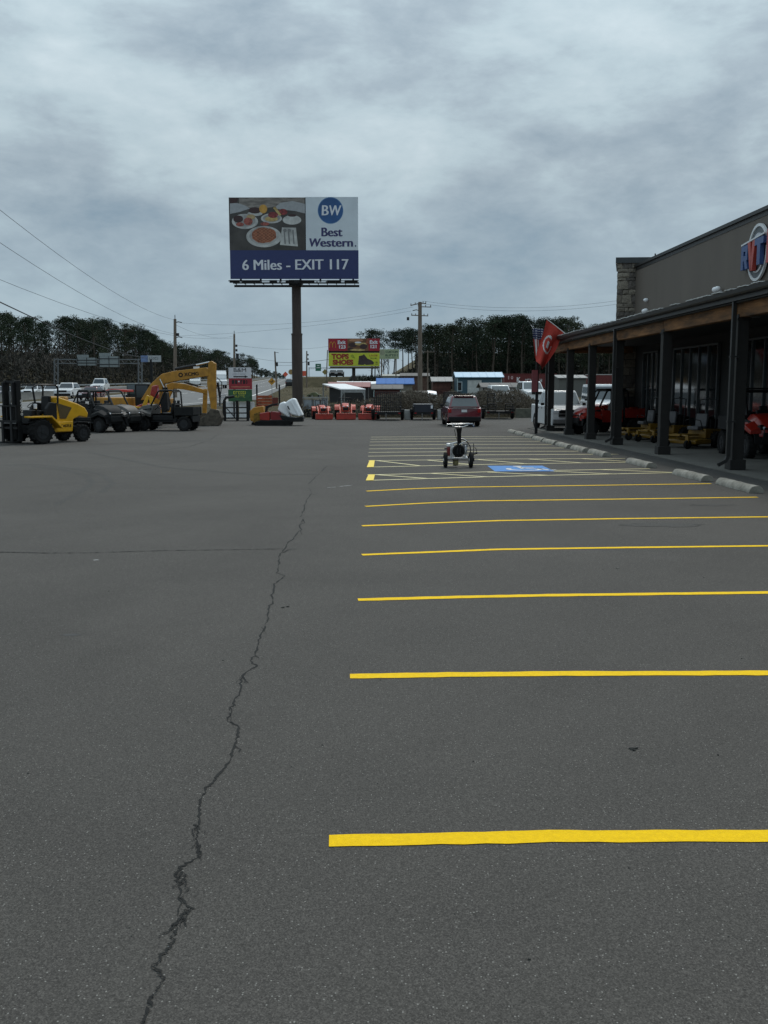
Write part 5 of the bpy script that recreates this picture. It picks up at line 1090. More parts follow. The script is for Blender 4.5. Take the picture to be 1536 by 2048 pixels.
bdisc('printed_fruit', 476.5, 438, 10, 7, FD[0], 5, ph, 12); bdisc('printed_ham', 496.5, 443, 9, 7.5, FD[1], 6, ph, 12); bdisc('printed_toast', 502, 434, 9, 5, FD[5], 5, ph, 12); bdisc('printed_bacon', 480, 449, 8, 4, FD[1], 6, ph, 10)
bdisc('printed_glass', 526.5, 418, 8, 8.5, FD[3], 6, ph, 18); bdisc('printed_eggs', 543, 438, 13, 5, FD[2], 5, ph, 14); bdisc('printed_berries', 546, 430, 10, 6, FD[4], 6, ph, 12); bdisc('printed_muffin', 510, 421, 13, 6, FD[0], 4, ph, 12); bdisc('printed_berries', 566, 424, 9, 6, FD[4], 5, ph, 12)
bpoly('printed_banana', [(546,416),(551,413),(563,430),(559,432)], FD[2], 7); bdisc('printed_cup', 584, 436, 10.5, 6, PLT, 6, ph, 18); bdisc('printed_coffee', 584.5, 431, 8.5, 2.6, FD[0], 7, ph, 16); bdisc('printed_cup', 530, 448, 9, 3.5, FD[1], 6, ph, 14)
bpoly('printed_napkin', [(564,455),(592,455.5),(596,493),(560,490)], PLT, 6)
for x in (568.5, 577, 586): bpoly('printed_cutlery', [(x-1.6,460),(x+1.4,460),(x+3.4,488),(x+.6,488)], mat('print cutlery', (.18, .18, .18), .4), 7)
for x in (570, 578.5): bdisc('printed_cutlery', x, 461, 3.6, 3.4, mat('print cutlery', (.18, .18, .18), .4), 8, ph, 12)
# logo, name, distance
LB = mat('print logo blue', (.018, .085, .24), .45, var=.3, scale=.35); whp = [o for o in bb.children if o.name.startswith('white_panel')][-1]; nvp = [o for o in bb.children if o.name.startswith('navy_panel')][-1]
bdisc('logo_rim', 661, 421, 25.2, 25.6, mat('print logo rim', (.10, .22, .40), .4), 1, whp, 40); bdisc('logo_disc', 661, 421, 24, 24.4, LB, 2, whp, 40)
PT = mat('print white', (.66, .68, .72), .5, var=.03); NT = mat('print navy text', (.03, .03, .12), .5)
def bt(s, px, py, h, m, par, sx=1.0, bold=0.0, k=3, sh=0.0): p = B_(px, py, k); return text(s, par, p, h*u/.72, m, sx=sx, ext=.004, shear=sh, dbl=bold)
bt('B', 649.5, 422, 20, PT, whp, .95, .035, sh=.05); bt('W', 669, 422, 20, PT, whp, .80, .035, sh=.12)
bt('Best', 663, 465, 17.5, NT, whp, .98, .04); bt('W', 628.5, 486, 16.5, NT, whp, .92, .04, sh=.15); bt('estern', 673.5, 486, 16.8, NT, whp, 1.10, .04); bt('.', 711, 486, 16.5, NT, whp, .8, .02)
t_ = bt('6 Miles - EXIT 117', 590.5, 530.5, 20.5, PT, nvp, .98, .035); t_.rotation_euler = (math.pi/2, R(-.4), 0)

# ------------------------------------------------------------------ SECOND BILLBOARD (double deck) and third behind
Y2 = 135.0; g2 = HZ(0, Y2); c2 = W_(707.5, 760, Y2)
b2 = thing('stacked_billboard', 'double-deck billboard, red restaurant board above a yellow shoe store board', 'billboard', (c2.x, Y2, g2), 0)
def rl(px, py): q = W_(px, py, Y2-.45); return (q.x-c2.x, q.z-g2)
def rrect(nm, x0, y0, x1, y1, m, d0=-.5, d1=-.44, par=b2): a, b = rl(x0, y1), rl(x1, y0); mb = MB(); mb.box(a[0], d0, a[1], b[0], d1, b[1]); return mb.build(nm, m, par)
RV = mat('print crimson', (.32, .012, .025), .5, var=.06); YV = mat('print lime yellow', (.52, .56, .035), .5, var=.05)
rd = rrect('red_board', 656.5, 677, 759.5, 702, RV); yw = rrect('yellow_board', 657.5, 706, 759, 732, YV); rrect('board_border', 657, 705.5, 759.5, 732.6, mat('peach border', (.5, .42, .25), .5), -.44, -.40)
rrect('back_frame', 657, 678, 759, 731, BLK, -.38, -.2); rrect('lower_skirt', 660, 733, 758, 736, mat('tan skirt', (.12, .09, .05), .7), -.5, -.4); rrect('mid_shadow_strip', 657, 702.5, 759, 705.2, BLK, -.45, -.38); rrect('catwalk', 657, 735.8, 757, 737, BLK, -1.1, .4)  # black strip between the two boards stands in for the shade there
a, b = rl(707.5, 790), rl(707.5, 737); mb = MB(); mb.cyl((0, 0, 0), (0, 0, b[1]), .24, n=16); mb.build('pole', POLE, b2)
u2 = Y2/F/1.02
def R_(px, py, k=0): p = rl(px, py); return (p[0], -.502-.006*k, p[1])
def rt(s, px, py, h, m, par, sx=1, bold=0.0, k=1): return text(s, par, R_(px, py, k), h*u2/.72, m, sx=sx, bold=bold, ext=.004)
rt('Exit', 683, 685, 7, PT, rd, 1.05, .025); rt('123', 684, 694.2, 6.4, PT, rd, 1.15, .025); rt('Exit', 747, 684.5, 7, PT, rd, 1.05, .025); rt('121', 747, 693.5, 6.4, PT, rd, 1.15, .025)
GLD = mat('print gold', (.58, .30, .03), .5)
mb = MB()
for cx_ in (662.2, 668.4): mb.tube([R_(cx_+3.1*math.cos(t), 695.5-11.5*max(0, math.sin(t))**.8, 1) for t in [math.pi*i/14 for i in range(15)]], .9*u2/1.6, 4)
mb.build('arches', GLD, rd)
brg = rrect('burger_print', 695, 677.2, 737, 702, mat('print bun brown', (.17, .075, .03), .5, var=.3, scale=1), -.505, -.502, rd)
for px, py, rx, ry, m in ((712, 680.5, 17, 3, WAF2), (706, 690, 11, 4.5, FD[0]), (722, 688, 15, 3, FD[2]), (727, 693, 9, 5, FD[0]), (701, 698, 7, 3, FD[0]), (715, 700, 18, 2.2, FD[2]), (716, 685, 8, 1.6, PT), (735, 683, 4, 6, WAF)):
    mb = MB(); mb.disc(R_(px, py, 2+len(brg.children)), rx*u2*.85, ry*u2, 16); mb.build('printed_layer', m, brg)
TR = mat('print dark red', (.30, .035, .015), .5); SBN = mat('print shoe brown', (.05, .032, .028), .6, var=.3)
rt('TOPS', 680.5, 713.3, 9.2, TR, yw, 1.1, .06); rt('SHOES', 686, 725, 9.2, TR, yw, 1.08, .06)
mb = MB(); mb.add([R_(x, y, 1) for x, y in ((718,712),(725,710.5),(728,708),(731,712),(735,717),(744,721),(748,725),(747,729),(733,730),(729,728.5),(727,730),(716,729.5),(717,720))], [tuple(range(13))[::-1]]); mb.build('boot_print', SBN, yw)
mb = MB(); mb.tube([R_(702, 711, 2), R_(706, 715, 2), R_(710, 716, 2)], .035, 4); mb.tube([R_(704, 709, 2), R_(708, 713, 2)], .035, 4); mb.build('sprig_print', mat('print green', (.03, .12, .03), .5), yw)
for px0, px1, py, h in ((739, 756, 711, 3.4), (741, 754, 716.5, 2.4), (750, 757, 724.5, 2.4), (750, 757, 728, 2)): a = R_(px0, py); b = R_(px1, py); scribble(yw, a[0], b[0], a[2], h*u2, -.506, TR if py < 713 else VB, int(py*px0) % 97, wt=.25)
cb_ = thing('cabinet_sign', 'small pale green board reading CUSTOM behind the stacked billboard, before the pines', 'sign', (W_(778, 760, 150).x, 150, HZ(0, 150)), 0)
def cl(px, py): q = W_(px, py, 150); return (q.x-cb_.location.x, q.z-cb_.location.z)
a, b = cl(758.5, 718), cl(798, 698.5); mb = MB(); mb.box(a[0], -.1, a[1], b[0], 0, b[1]); cbo = mb.build('board', mat('pale green vinyl', (.34, .40, .24), .5, var=.08), cb_)
q = cl(784, 704); text('CUSTOM', cbo, (q[0]-.05, -.106, q[1]), .52, mat('print dark green', (.03, .07, .05), .5), sx=.90, dbl=.02)
a, b = cl(771, 710.5), cl(797, 710.5); scribble(cbo, a[0], b[0], a[1], .33, -.101, mat('print dark green', (.03, .07, .05), .5), 21, wt=.25); a, b = cl(771, 715.5), cl(794, 715.5); scribble(cbo, a[0], b[0], a[1], .18, -.101, mat('print dark green', (.03, .07, .05), .5), 22)
q = cl(764.5, 705); mb = MB(); mb.disc((q[0], -.108, q[1]), .42, .42, 16); mb.build('round_mark', mat('print olive', (.28, .30, .20), .5), cbo)
for px in (763, 792): q = cl(px, 718); mb = MB(); mb.cyl((q[0], .05, 0), (q[0], .05, q[1]), .10); mb.build('post', WOOD, cb_)

# ------------------------------------------------------------------ UTILITY POLES AND WIRES
def upole(label, px, ytop, Y, r, arms=(), gear=(), lean=0.0, name='utility_pole', group='utility poles along the highway'):
    g = HZ(0, Y); q = W_(px, ytop, Y); h = q.z-g; xb = W_(px+lean, 780, Y).x; t = thing(name, label, 'utility pole', (xb, Y, g), 0, group)
    dx = q.x-xb; mb = MB(); mb.cyl((0, 0, 0), (dx, 0, h), r*1.2, r*.85, 10); mb.build('pole', WOOD, t, smooth=50)
    for dz, w0, w1, th in arms:
        mb = MB(); mb.tube([(dx-w0, 0, h-dz+th), (dx, -.15, h-dz), (dx+w1, .1, h-dz-.02)], .07, 4); o = mb.build('crossarm', WOOD, t)
        mb = MB()
        for f in (-w0*.95, -w0*.5, w1*.5, w1*.95): mb.cyl((dx+f, 0, h-dz+(th*abs(f)/max(w0, .1) if f < 0 else 0)), (dx+f, 0, h-dz+.22+(th*abs(f)/max(w0, .1) if f < 0 else 0)), .05, n=6)
        mb.build('insulator', GRY, o)
    for kind, dz, side in gear:
        mb = MB()
        if kind == 'can': mb.cyl((dx+side*.42, 0, h-dz-.4), (dx+side*.42, 0, h-dz+.4), .24, n=12); mb.build('transformer', DGR, t, smooth=50)
        if kind == 'pin': mb.cyl((dx, 0, h), (dx, 0, h+.5), .05); mb.build('top_pin', GRY, t)
        if kind == 'brk': mb.tube([(dx, 0, h-dz), (dx+side*.4, 0, h-dz+.12), (dx+side*.85, 0, h-dz+.02)], .05, 5); mb.build('bracket', DGR, t)
        if kind == 'box': mb.cb((dx+side*.3, 0, h-dz), (.28, .28, .35)); mb.build('cutout_box', DGR, t)
    return t
upole('wooden utility pole rising above the excavator, clear of the trees', 350, 638, 120, .20, gear=(('pin', 0, 1), ('brk', .45, 1), ('brk', 2.3, 1), ('box', 1.9, 1)))
upole('wooden utility pole with transformers, behind the white B&M panel', 468.5, 668, 150, .17, gear=(('pin', 0, 1), ('box', 1.8, 1), ('box', 2.5, 1), ('can', 3.4, 1)))
upole('leaning thin utility pole between the diamond warning sign and the billboard pole', 549.5, 703, 205, .17, gear=(('brk', .3, 1), ('can', 2.7, 1)), lean=4)
upole('thin utility pole just right of the billboard pole, with a small transformer', 613.5, 702, 230, .17, gear=(('box', .9, 1), ('box', 1.9, 1), ('can', 3.0, 1)))
upole('slender pole standing at the left end of the stacked billboard', 655, 700, 180, .10, lean=-3)
upole('stout double-crossarm utility pole before the pine stand', 840, 604, 112, .25, arms=((.15, 1.1, .7, -.25), (.55, .2, 1.3, .1), (1.55, 1.0, .95, .05)), gear=(('box', 1.9, -4.6), ('brk', 1.0, -1)))
upole('thin service pole right of the stout crossarm pole', 855.5, 700, 150, .10, arms=((.3, .9, 1.0, 0),))
def wire(a, b, sag, r, label, n=14):
    a = W_(*a); b = W_(*b); mb = MB(); mb.tube([a.lerp(b, i/n)-Vector((0, 0, sag*4*(i/n)*(1-i/n))) for i in range(n+1)], r, 4)
    o = mb.build('overhead_wire', ROPE); return tag(o, label, 'wire', 'overhead power lines')
wire((-60, 372, 45), (350, 640, 120), 1.0, .012, 'topmost overhead wire sloping down from the upper left sky to the tall pole'); wire((-60, 445, 45), (351, 668, 120), .9, .012, 'second overhead wire sloping down across the left sky')
wire((-60, 535, 50), (468, 672, 150), 1.6, .012, 'third overhead wire, reaching to the pole behind the B&M panel'); wire((-60, 575, 40), (292, 716, 118), .5, .03, 'thick dark cable crossing in front of the left tree line')
wire((352, 645, 120), (826, 614, 112), 1.0, .012, 'upper long wire spanning behind the billboard pole to the crossarm pole'); wire((353, 672, 120), (822, 622, 112), .5, .012, 'lower long wire spanning behind the billboard pole to the crossarm pole')
wire((352, 650, 120), (468, 676, 150), .6, .012, 'short wire between the two left utility poles'); wire((470, 690, 150), (700, 684, 190), 1.0, .018, 'thin wire passing behind the billboard pole towards the stacked billboard')
wire((470, 706, 150), (551, 722, 205), .2, .025, 'cable dropping to the leaning pole'); wire((551, 724, 205), (657, 719, 180), .3, .045, 'dark cable from the leaning pole to the stacked billboard'); wire((551, 730, 205), (614, 722, 230), .5, .03, 'sagging cable between the two far poles')
wire((845, 602, 112), (1270, 596, 105), .9, .014, 'upper wire running right to the stone tower'); wire((850, 608, 112), (1270, 603, 105), .9, .014, 'lower wire running right to the stone tower')
wire((470, 738, 150), (551, 744, 205), .6, .02, 'lowest sagging cable left of the leaning pole')

# ------------------------------------------------------------------ HIGHWAY FURNITURE
GY = 205.0
GALD = mat('dull galvanised steel', (.15, .16, .165), .7, .3)
gn = thing('sign_gantry', 'overhead highway gantry seen from behind, with two large sign backs', 'gantry', (0, GY, 0), 0)
def gq(px, py): q = W_(px, py, GY); return (q.x, 0, q.z)
for px in (112, 280):
    p0, p1 = gq(px-3, 785), gq(px-3, 717); q0, q1 = gq(px+4, 785), gq(px+4, 717); z0 = HZ(0, GY); p0 = (p0[0], 0, z0); q0 = (q0[0], 0, z0); mb = MB(); mb.cyl(p0, p1, .16, n=6); mb.cyl(q0, q1, .16, n=6)
    n = 8
    for i in range(n): a = p0[2]+(p1[2]-p0[2])*i/n; b = p0[2]+(p1[2]-p0[2])*(i+1)/n; mb.cyl((p0[0], 0, a) if i % 2 else (q0[0], 0, a), (q0[0], 0, b) if i % 2 else (p0[0], 0, b), .07, n=4)
    mb.build('lattice_column', GALD, gn)
mb = MB(); n = 22
for py in (719, 727): mb.cyl(gq(112, py), gq(280, py), .10, n=5)
for i in range(n): a = gq(112+168*i/n, 719 if i % 2 else 727); b = gq(112+168*(i+1)/n, 727 if i % 2 else 719); mb.cyl(a, b, .05, n=4)
mb.build('truss', GALD, gn)
SB_ = mat('bare aluminium sign back', (.24, .27, .27), .6, .3, var=.1)
for nm, x0, y0, x1, y1 in (('sign_back', 155, 715.5, 194, 731), ('exit_tab', 155, 709.5, 178, 715.3), ('sign_back', 199, 712.5, 239, 734), ('exit_tab', 199, 706, 222, 712.3)):
    a, b = gq(x0, y1), gq(x1, y0); mb = MB(); mb.box(a[0], -.35, a[2], b[0], -.25, b[2]); o = mb.build(nm, SB_, gn)
    if nm == 'sign_back':
        mb = MB(); [mb.box(a[0]+(b[0]-a[0])*f-.05, -.45, a[2], a[0]+(b[0]-a[0])*f+.05, -.36, b[2]) for f in (.03, .5, .97)]; mb.box(a[0], -.44, a[2]+.45, b[0], -.37, a[2]+.6); mb.box(a[0], -.44, b[2]-.6, b[0], -.37, b[2]-.45); mb.build('stiffener', DGR, o)
lb = thing('roadside_board', 'low pale blue and white advertising board beside the highway, behind the gantry leg', 'billboard', (0, 185, 0), 0)
def lq(px, py): q = W_(px, py, 185); return (q.x, 0, q.z)
for nm, x0, x1, m in (('blue_panel', 282, 296, mat('hazy blue vinyl', (.13, .19, .34), .6, var=.2)), ('white_panel', 296.2, 322, mat('grey white vinyl', (.34, .36, .37), .6, var=.1))):
    a, b = lq(x0, 724), lq(x1, 711); mb = MB(); mb.box(a[0], -.1, a[2], b[0], 0, b[2]); mb.build(nm, m, lb)
a, b = lq(299, 717), lq(318, 717); scribble(lb, a[0], b[0], a[2], .45, -.101, VB, 31)
q = lq(302, 724); mb = MB(); mb.cyl((q[0], .1, HZ(0, 185)), (q[0], .1, q[2]+.5), .28); mb.build('pole', BLK, lb)
# concrete median barrier and guard rails
bar_prof = [(-.3, 0), (-.25, .15), (-.12, .35), (-.08, .85), (.08, .85), (.12, .35), (.25, .15), (.3, 0)]
def rail(f, y0, y1, label, wallk=True):
    ysx = [y for y in hy if y0 <= y <= y1]; mb = MB()
    if wallk:
        mb.loft([[(hx(f, y)+x, y, HZ(0, y)+z) for x, z in bar_prof] for y in ysx]); o = mb.build('road_barrier', mat('barrier concrete', (.17, .17, .16), .9, var=.12), smooth=30); return tag(o, label, 'barrier')
    t = thing('guard_rail', label, 'guard rail', (0, 0, 0))
    mb.loft([[(hx(f, y)+x, y, HZ(0, y)+z) for x, z in ((-.03, .5), (-.03, .8), (.03, .8), (.03, .5))] for y in ysx]); mb.build('rail', GALV, t)
    pm = MB(); pm.box(-.06, .05, 0, .06, .15, .75); me = pm.mesh('post', GALV); y = y0
    while y < y1: inst('post', me, t, (hx(f, y)+.08, y, HZ(0, y))); y += 6
    return t
rail(.50, 60, 480, 'long pale concrete median barrier along the highway'); rail(1.02, 60, 430, 'steel guard rail on the far side of the highway, at the foot of the trees', False)
# diamond warning sign, gantry far away, small roadworks signs at the crest
def post_sign(label, px, py, Y, r, m, shape='diamond', y_base=None, cat='road sign', name='warning_sign', post=GALV, sym=True):
    q = W_(px, py, Y); g = HZ(0, Y); t = thing(name, label, cat, (q.x, Y, g), 0); z = q.z-g; mb = MB(); mb.cyl((0, .05, 0), (0, .05, z+r*.8), .035*max(1, Y/150), n=6); mb.build('post', post, t)
    mb = MB(); pts = {'diamond': [(-r, z), (0, z-r), (r, z), (0, z+r)], 'square': [(-r, z-r), (r, z-r), (r, z+r), (-r, z+r)], 'round': [(r*math.cos(a), z+r*math.sin(a)) for a in [2*math.pi*i/16 for i in range(16)]]}[shape]
    mb.prism(pts, -.03, .01); o = mb.build('sign_plate', m, t)
    if sym: mb = MB(); mb.box(-r*.5, -.04, z-r*.05, r*.5, -.031, z+r*.1); mb.box(-r*.3, -.04, z-r*.4, r*.2, -.031, z-r*.25); mb.prism([(r*.05, z+r*.15), (r*.4, z+r*.15), (r*.2, z+r*.45)], -.04, -.031); mb.build('symbol', VB, o)
    return t
YS = mat('warning sign yellow', (.55, .26, .02), .5, var=.12); OS = mat('roadworks orange', (.65, .10, .05), .5)
post_sign('yellow diamond warning sign on a thin post beside the highway edge line', 543.5, 763, 112, .44, YS)
post_sign('orange-red roadworks sign at the crest, left of the billboard pole', 571, 748.5, 300, .85, OS, sym=False); post_sign('orange-red roadworks sign at the crest, right of the billboard pole', 607, 747, 300, .8, OS, sym=False, shape='square'); post_sign('small brown-yellow diamond sign by the stacked billboard', 650, 744, 240, .75, mat('dull yellow', (.25, .2, .06), .6), sym=False); post_sign('tan round-looking sign near the crest, touching the billboard pole', 582, 744, 310, .85, mat('tan sign', (.3, .2, .08), .6), 'round', sym=False)
gs = thing('guide_sign', 'small green highway guide sign on a thin mast arm at the crest', 'road sign', (0, 330, 0), 0)
def hq(px, py): q = W_(px, py, 330); return (q.x, 0, q.z)
a, b = hq(631, 742), hq(642, 727.5); mb = MB(); mb.box(a[0], -.1, a[2], b[0], 0, b[2]); o = mb.build('sign_panel', mat('highway green', (.02, .14, .08), .5), gs); a, b = hq(633, 736), hq(640, 731); mb = MB(); mb.box(a[0], -.13, a[2], b[0], -.105, a[2]+.25); mb.box(a[0]+.2, -.13, b[2]-.1, b[0]-.2, -.105, b[2]+.15); mb.build('legend', WHT, o)
mb = MB(); mb.cyl(hq(617, 735), hq(656, 735), .07, n=5); mb.cyl(hq(617, 737.5), hq(656, 737.5), .07, n=5); [mb.cyl(hq(x, 735), hq(x+3, 737.5), .05, n=4) for x in range(617, 655, 4)]; mb.build('truss_arm', GALV, gs); a = hq(618, 735); mb = MB(); mb.cyl((a[0], 0, HZ(0, 330)), a, .12); mb.build('mast', GALV, gs)

# cars, trucks on the highway
def hcar(label, px, Y, rz, col, L=4.6, H=1.6, cat='car', name='highway_car', wd=1.85):
    x = (px-768)/F*Y; s = H/1.6
    return car(name, label, cat, (x, Y, HZ(0, Y)+.04), rz, L, wd, col, [(L/2, .6), (L/2-.05, .85*s), (L*.22, 1.0*s), (-L/2+.1, 1.02*s), (-L/2, .6)], (L*.2, L*.06, -L*.34, -L*.46, 1.0*s, H, wd*.36), wr=.34*s, wx=(L*.31, -L*.31), ww=.22, det=True, group='vehicles on the highway')
hcar('white pickup heading this way on the highway, above the forklift hood', 141, 116, R(-86), WHT, 5.4, 1.85, 'pickup truck', 'highway_pickup', 1.98)
hcar('white car half hidden behind the forklift guard', 110, 122, R(-86), WHT, 4.5, 1.55)
hcar('maroon car beneath the white truck, above the utility vehicles', 188, 108, R(-88), MRN, 4.6, 1.5); hcar('tall white van on the highway above the red canopy', 205, 150, R(-84), WHT, 5.6, 2.3, 'van', 'highway_van', 2.0)
hcar('silver car at the very left edge, beyond the forklift mast', 4, 112, R(-90), mat('silver paint', (.3, .3, .32), .3, .6), 4.7, 1.5); hcar('white car seen through the forklift mast', 72, 125, R(-88), WHT, 4.6, 1.5)
hcar('black pickup driving away near the crest, left of the billboard pole', 581, 235, R(95), BLK, 5.6, 1.9, 'pickup truck', 'highway_pickup', 2.0)
def semi(label, px, Y, rz, col, col2):
    x = (px-768)/F*Y; t = thing('semi_truck', label, 'truck', (x, Y, HZ(0, Y)+.04), rz, 'vehicles on the highway')
    mb = MB(); mb.box(-9, -1.25, 1.2, 3, 1.25, 3.9); mb.build('trailer_box', col2, t, bevel=.04); mb = MB(); mb.prism([(3.4, .7), (6.6, .7), (6.6, 1.6), (5.4, 1.9), (5.1, 3.0), (4.4, 3.6), (3.4, 3.7)], -1.2, 1.2); mb.build('cab', col, t, bevel=.08)
    mb = MB(); panel(mb, [(5.42, 1.05, 1.95), (5.42, -1.05, 1.95), (5.12, -1.05, 2.95), (5.12, 1.05, 2.95)], .03, .97, .05, .95, .03); mb.build('windscreen', GLS, t); mb = MB(); mb.box(-9, -.5, .8, 5, .5, 1.18); mb.build('chassis', BLK, t)
    for xx in (-8, -6.8, 2, 3.2, 5.8):
        for s_ in (-1, 1): wheel(t, xx, s_*1.05, .5, .3)
    return t
semi('white semi truck on the far carriageway, just right of the excavator stick', 443, 215, R(-78), WHT, WHT)
semi('far white semi truck partly behind the excavator arm tip', 394, 235, R(-80), WHT, WHT)
for i, (px, lab) in enumerate(((667.5, 'left of two dark pickups on the skyline under the stacked billboard'), (681, 'right of two dark pickups on the skyline under the stacked billboard'))):
    Y = 250; x = (px-768)/F*Y; z = W_(px, 754, Y).z
    o = car('dark_pickup', lab, 'pickup truck', (x, Y, z), R(-90), 5.2, 1.95, BLK, [(2.6, .6), (2.55, 1.1), (1.2, 1.2), (-2.55, 1.2), (-2.6, .6)], (1.1, .4, -1.2, -1.6, 1.18, 1.8, .72), wr=.42, wx=(1.6, -1.6))
# embankment they stand on
mb = MB(); mb.add([(W_(600, 780, 240).x, 232, 1), (W_(720, 780, 240).x, 232, 1), (W_(745, 780, 262).x, 275, 1), (W_(585, 780, 262).x, 275, 1), (W_(608, 770, 240).x, 238, W_(0, 755.5, 238).z), (W_(700, 770, 240).x, 238, W_(0, 754.5, 238).z), (W_(725, 770, 262).x, 262, W_(0, 753.2, 262).z), (W_(600, 770, 262).x, 262, W_(0, 753.2, 262).z)], [(4,5,6,7),(0,1,5,4),(1,2,6,5),(2,3,7,6),(3,0,4,7)]); o = mb.build('embankment', GRASS); o['kind'] = 'structure'
# ------------------------------------------------------------------ SHEDS, CARPORTS, TRUCKS BEHIND THE BRUSH
def shed(label, px0, px1, yeave, yridge, Y, depth, wallm, roofm, gz=None, over=.25, name='storage_shed', door=None, win=None, trim=None):
    x0, x1 = W_(px0, yeave, Y).x, W_(px1, yeave, Y).x; ze = W_(0, yeave, Y).z; zr = W_(0, yridge, Y+depth/2).z; g = HZ(0, Y)-.05
    t = thing(name, label, 'shed', (x0, Y, g), 0); wd = x1-x0; he = ze-g; hr = zr-g
    mb = MB(); mb.prism([(0, 0), (depth, 0), (depth, he), (depth/2, hr-.06), (0, he)], over, wd-over, 'x'); mb.build('wall', wallm, t)
    for sgn_, (ya, yb) in ((0, (-over, depth/2)), (1, (depth/2, depth+over))):
        za, zb = (he-.05, hr) if sgn_ == 0 else (hr, he-.05); mb = MB(); mb.add([(0, ya, za), (wd, ya, za), (wd, yb, zb), (0, yb, zb), (0, ya, za+.08), (wd, ya, za+.08), (wd, yb, zb+.08), (0, yb, zb+.08)], [(0,3,2,1),(4,5,6,7),(0,1,5,4),(1,2,6,5),(2,3,7,6),(3,0,4,7)]); rf = mb.build('roof', roofm, t)
        if sgn_ == 0:
            rb = MB(); n = int(wd/.9)
            for i in range(n+1): x = .02+(wd-.06)*i/n; rb.add([(x, ya, za+.081), (x+.04, ya, za+.081), (x+.04, yb, zb+.081), (x, yb, zb+.081), (x, ya, za+.115), (x+.04, ya, za+.115), (x+.04, yb, zb+.115), (x, yb, zb+.115)], [(4,5,6,7),(0,1,5,4),(1,2,6,5),(3,0,4,7)])
            rb.build('roof_rib', roofm, rf)
    if door: a, b, m = door; mb = MB(); mb.box(wd*a, -.04, .05, wd*b, .02, he*.86); d = mb.build('door', m, t); mb = MB(); [mb.box(wd*a+(wd*b-wd*a)*i/6-.02, -.06, .05, wd*a+(wd*b-wd*a)*i/6+.02, -.041, he*.86) for i in range(7)]; mb.build('door_rib', m, d)
    if win: a, b, m = win; mb = MB(); mb.box(wd*a, -.05, he*.35, wd*b, .02, he*.8); d = mb.build('window', m, t); mb = MB(); mb.box(wd*a+.1, -.06, he*.35+.1, wd*b-.1, -.051, he*.8-.1); mb.build('pane', GLS, d)
    if trim: mb = MB(); mb.box(over, -.03, 0, over+.12, .0, he-.1); mb.box(wd-over-.12, -.03, 0, wd-over, .0, he-.1); mb.build('corner_trim', trim, t)
    return t
BRF = mat('pale blue metal roof', (.26, .42, .56), .4, .1, var=.06); BWL = mat('teal blue siding', (.035, .085, .115), .6, var=.1, stretch=(8, 1, 1))
shed('teal blue shed with pale blue metal roof and white roll door', 910, 1008, 754.5, 745.5, 117, 4.5, BWL, BRF, door=(.26, .54, mat('white door', (.5, .52, .5), .5)), win=(.045, .15, mat('pale window trim', (.35, .42, .45), .5)), trim=mat('pale trim', (.4, .5, .5), .5))
shed('long low shed with a strong blue metal roof', 752, 829, 768, 757.5, 112, 5, mat('tan block wall', (.22, .20, .16), .8, var=.2), mat('strong blue roof', (.07, .17, .42), .8, var=.08, spec=.2))
shed('dark red-walled shed with grey roof, before the blue-roofed shed', 742, 807, 778, 770.5, 98, 4, mat('barn red siding', (.085, .018, .014), .7, var=.15), mat('grey roof', (.13, .125, .12), .8, var=.15), trim=mat('pale trim', (.4, .5, .5), .5))
shed('shed with a dull red metal roof behind the white carport', 654, 741, 774, 765.5, 103, 5, mat('dark shed wall', (.03, .03, .03), .8), mat('dull red roof', (.20, .035, .035), .5, var=.12))
shed('bright white-roofed shed peeping over the red roof', 672, 752, 768, 764, 116, 5, mat('dark shed wall', (.03, .03, .03), .8), WHP)
shed('rusty brown open shed with a low grey roof near the service pole', 862, 906, 763, 755, 122, 4, mat('rust wall', (.10, .04, .03), .8, var=.4, scale=2), mat('grey tin roof', (.20, .21, .21), .6, var=.2))
shed('grey gabled barn roof beyond the white pickup', 1114, 1176, 756, 751, 125, 6, mat('grey siding', (.11, .11, .10), .7, var=.1, stretch=(8, 1, 1)), mat('grey tin roof', (.20, .21, .21), .6, var=.2))
shed('low brown lean-to beyond the shoe store billboard', 800, 860, 752, 747, 160, 5, mat('brown wall', (.09, .05, .035), .8, var=.3), mat('grey roof', (.13, .125, .12), .8))
shed('pale cream mobile office behind the blue-roofed shed', 762, 800, 752, 749.5, 150, 4, mat('cream wall', (.36, .38, .32), .7), mat('cream roof', (.32, .33, .30), .7))
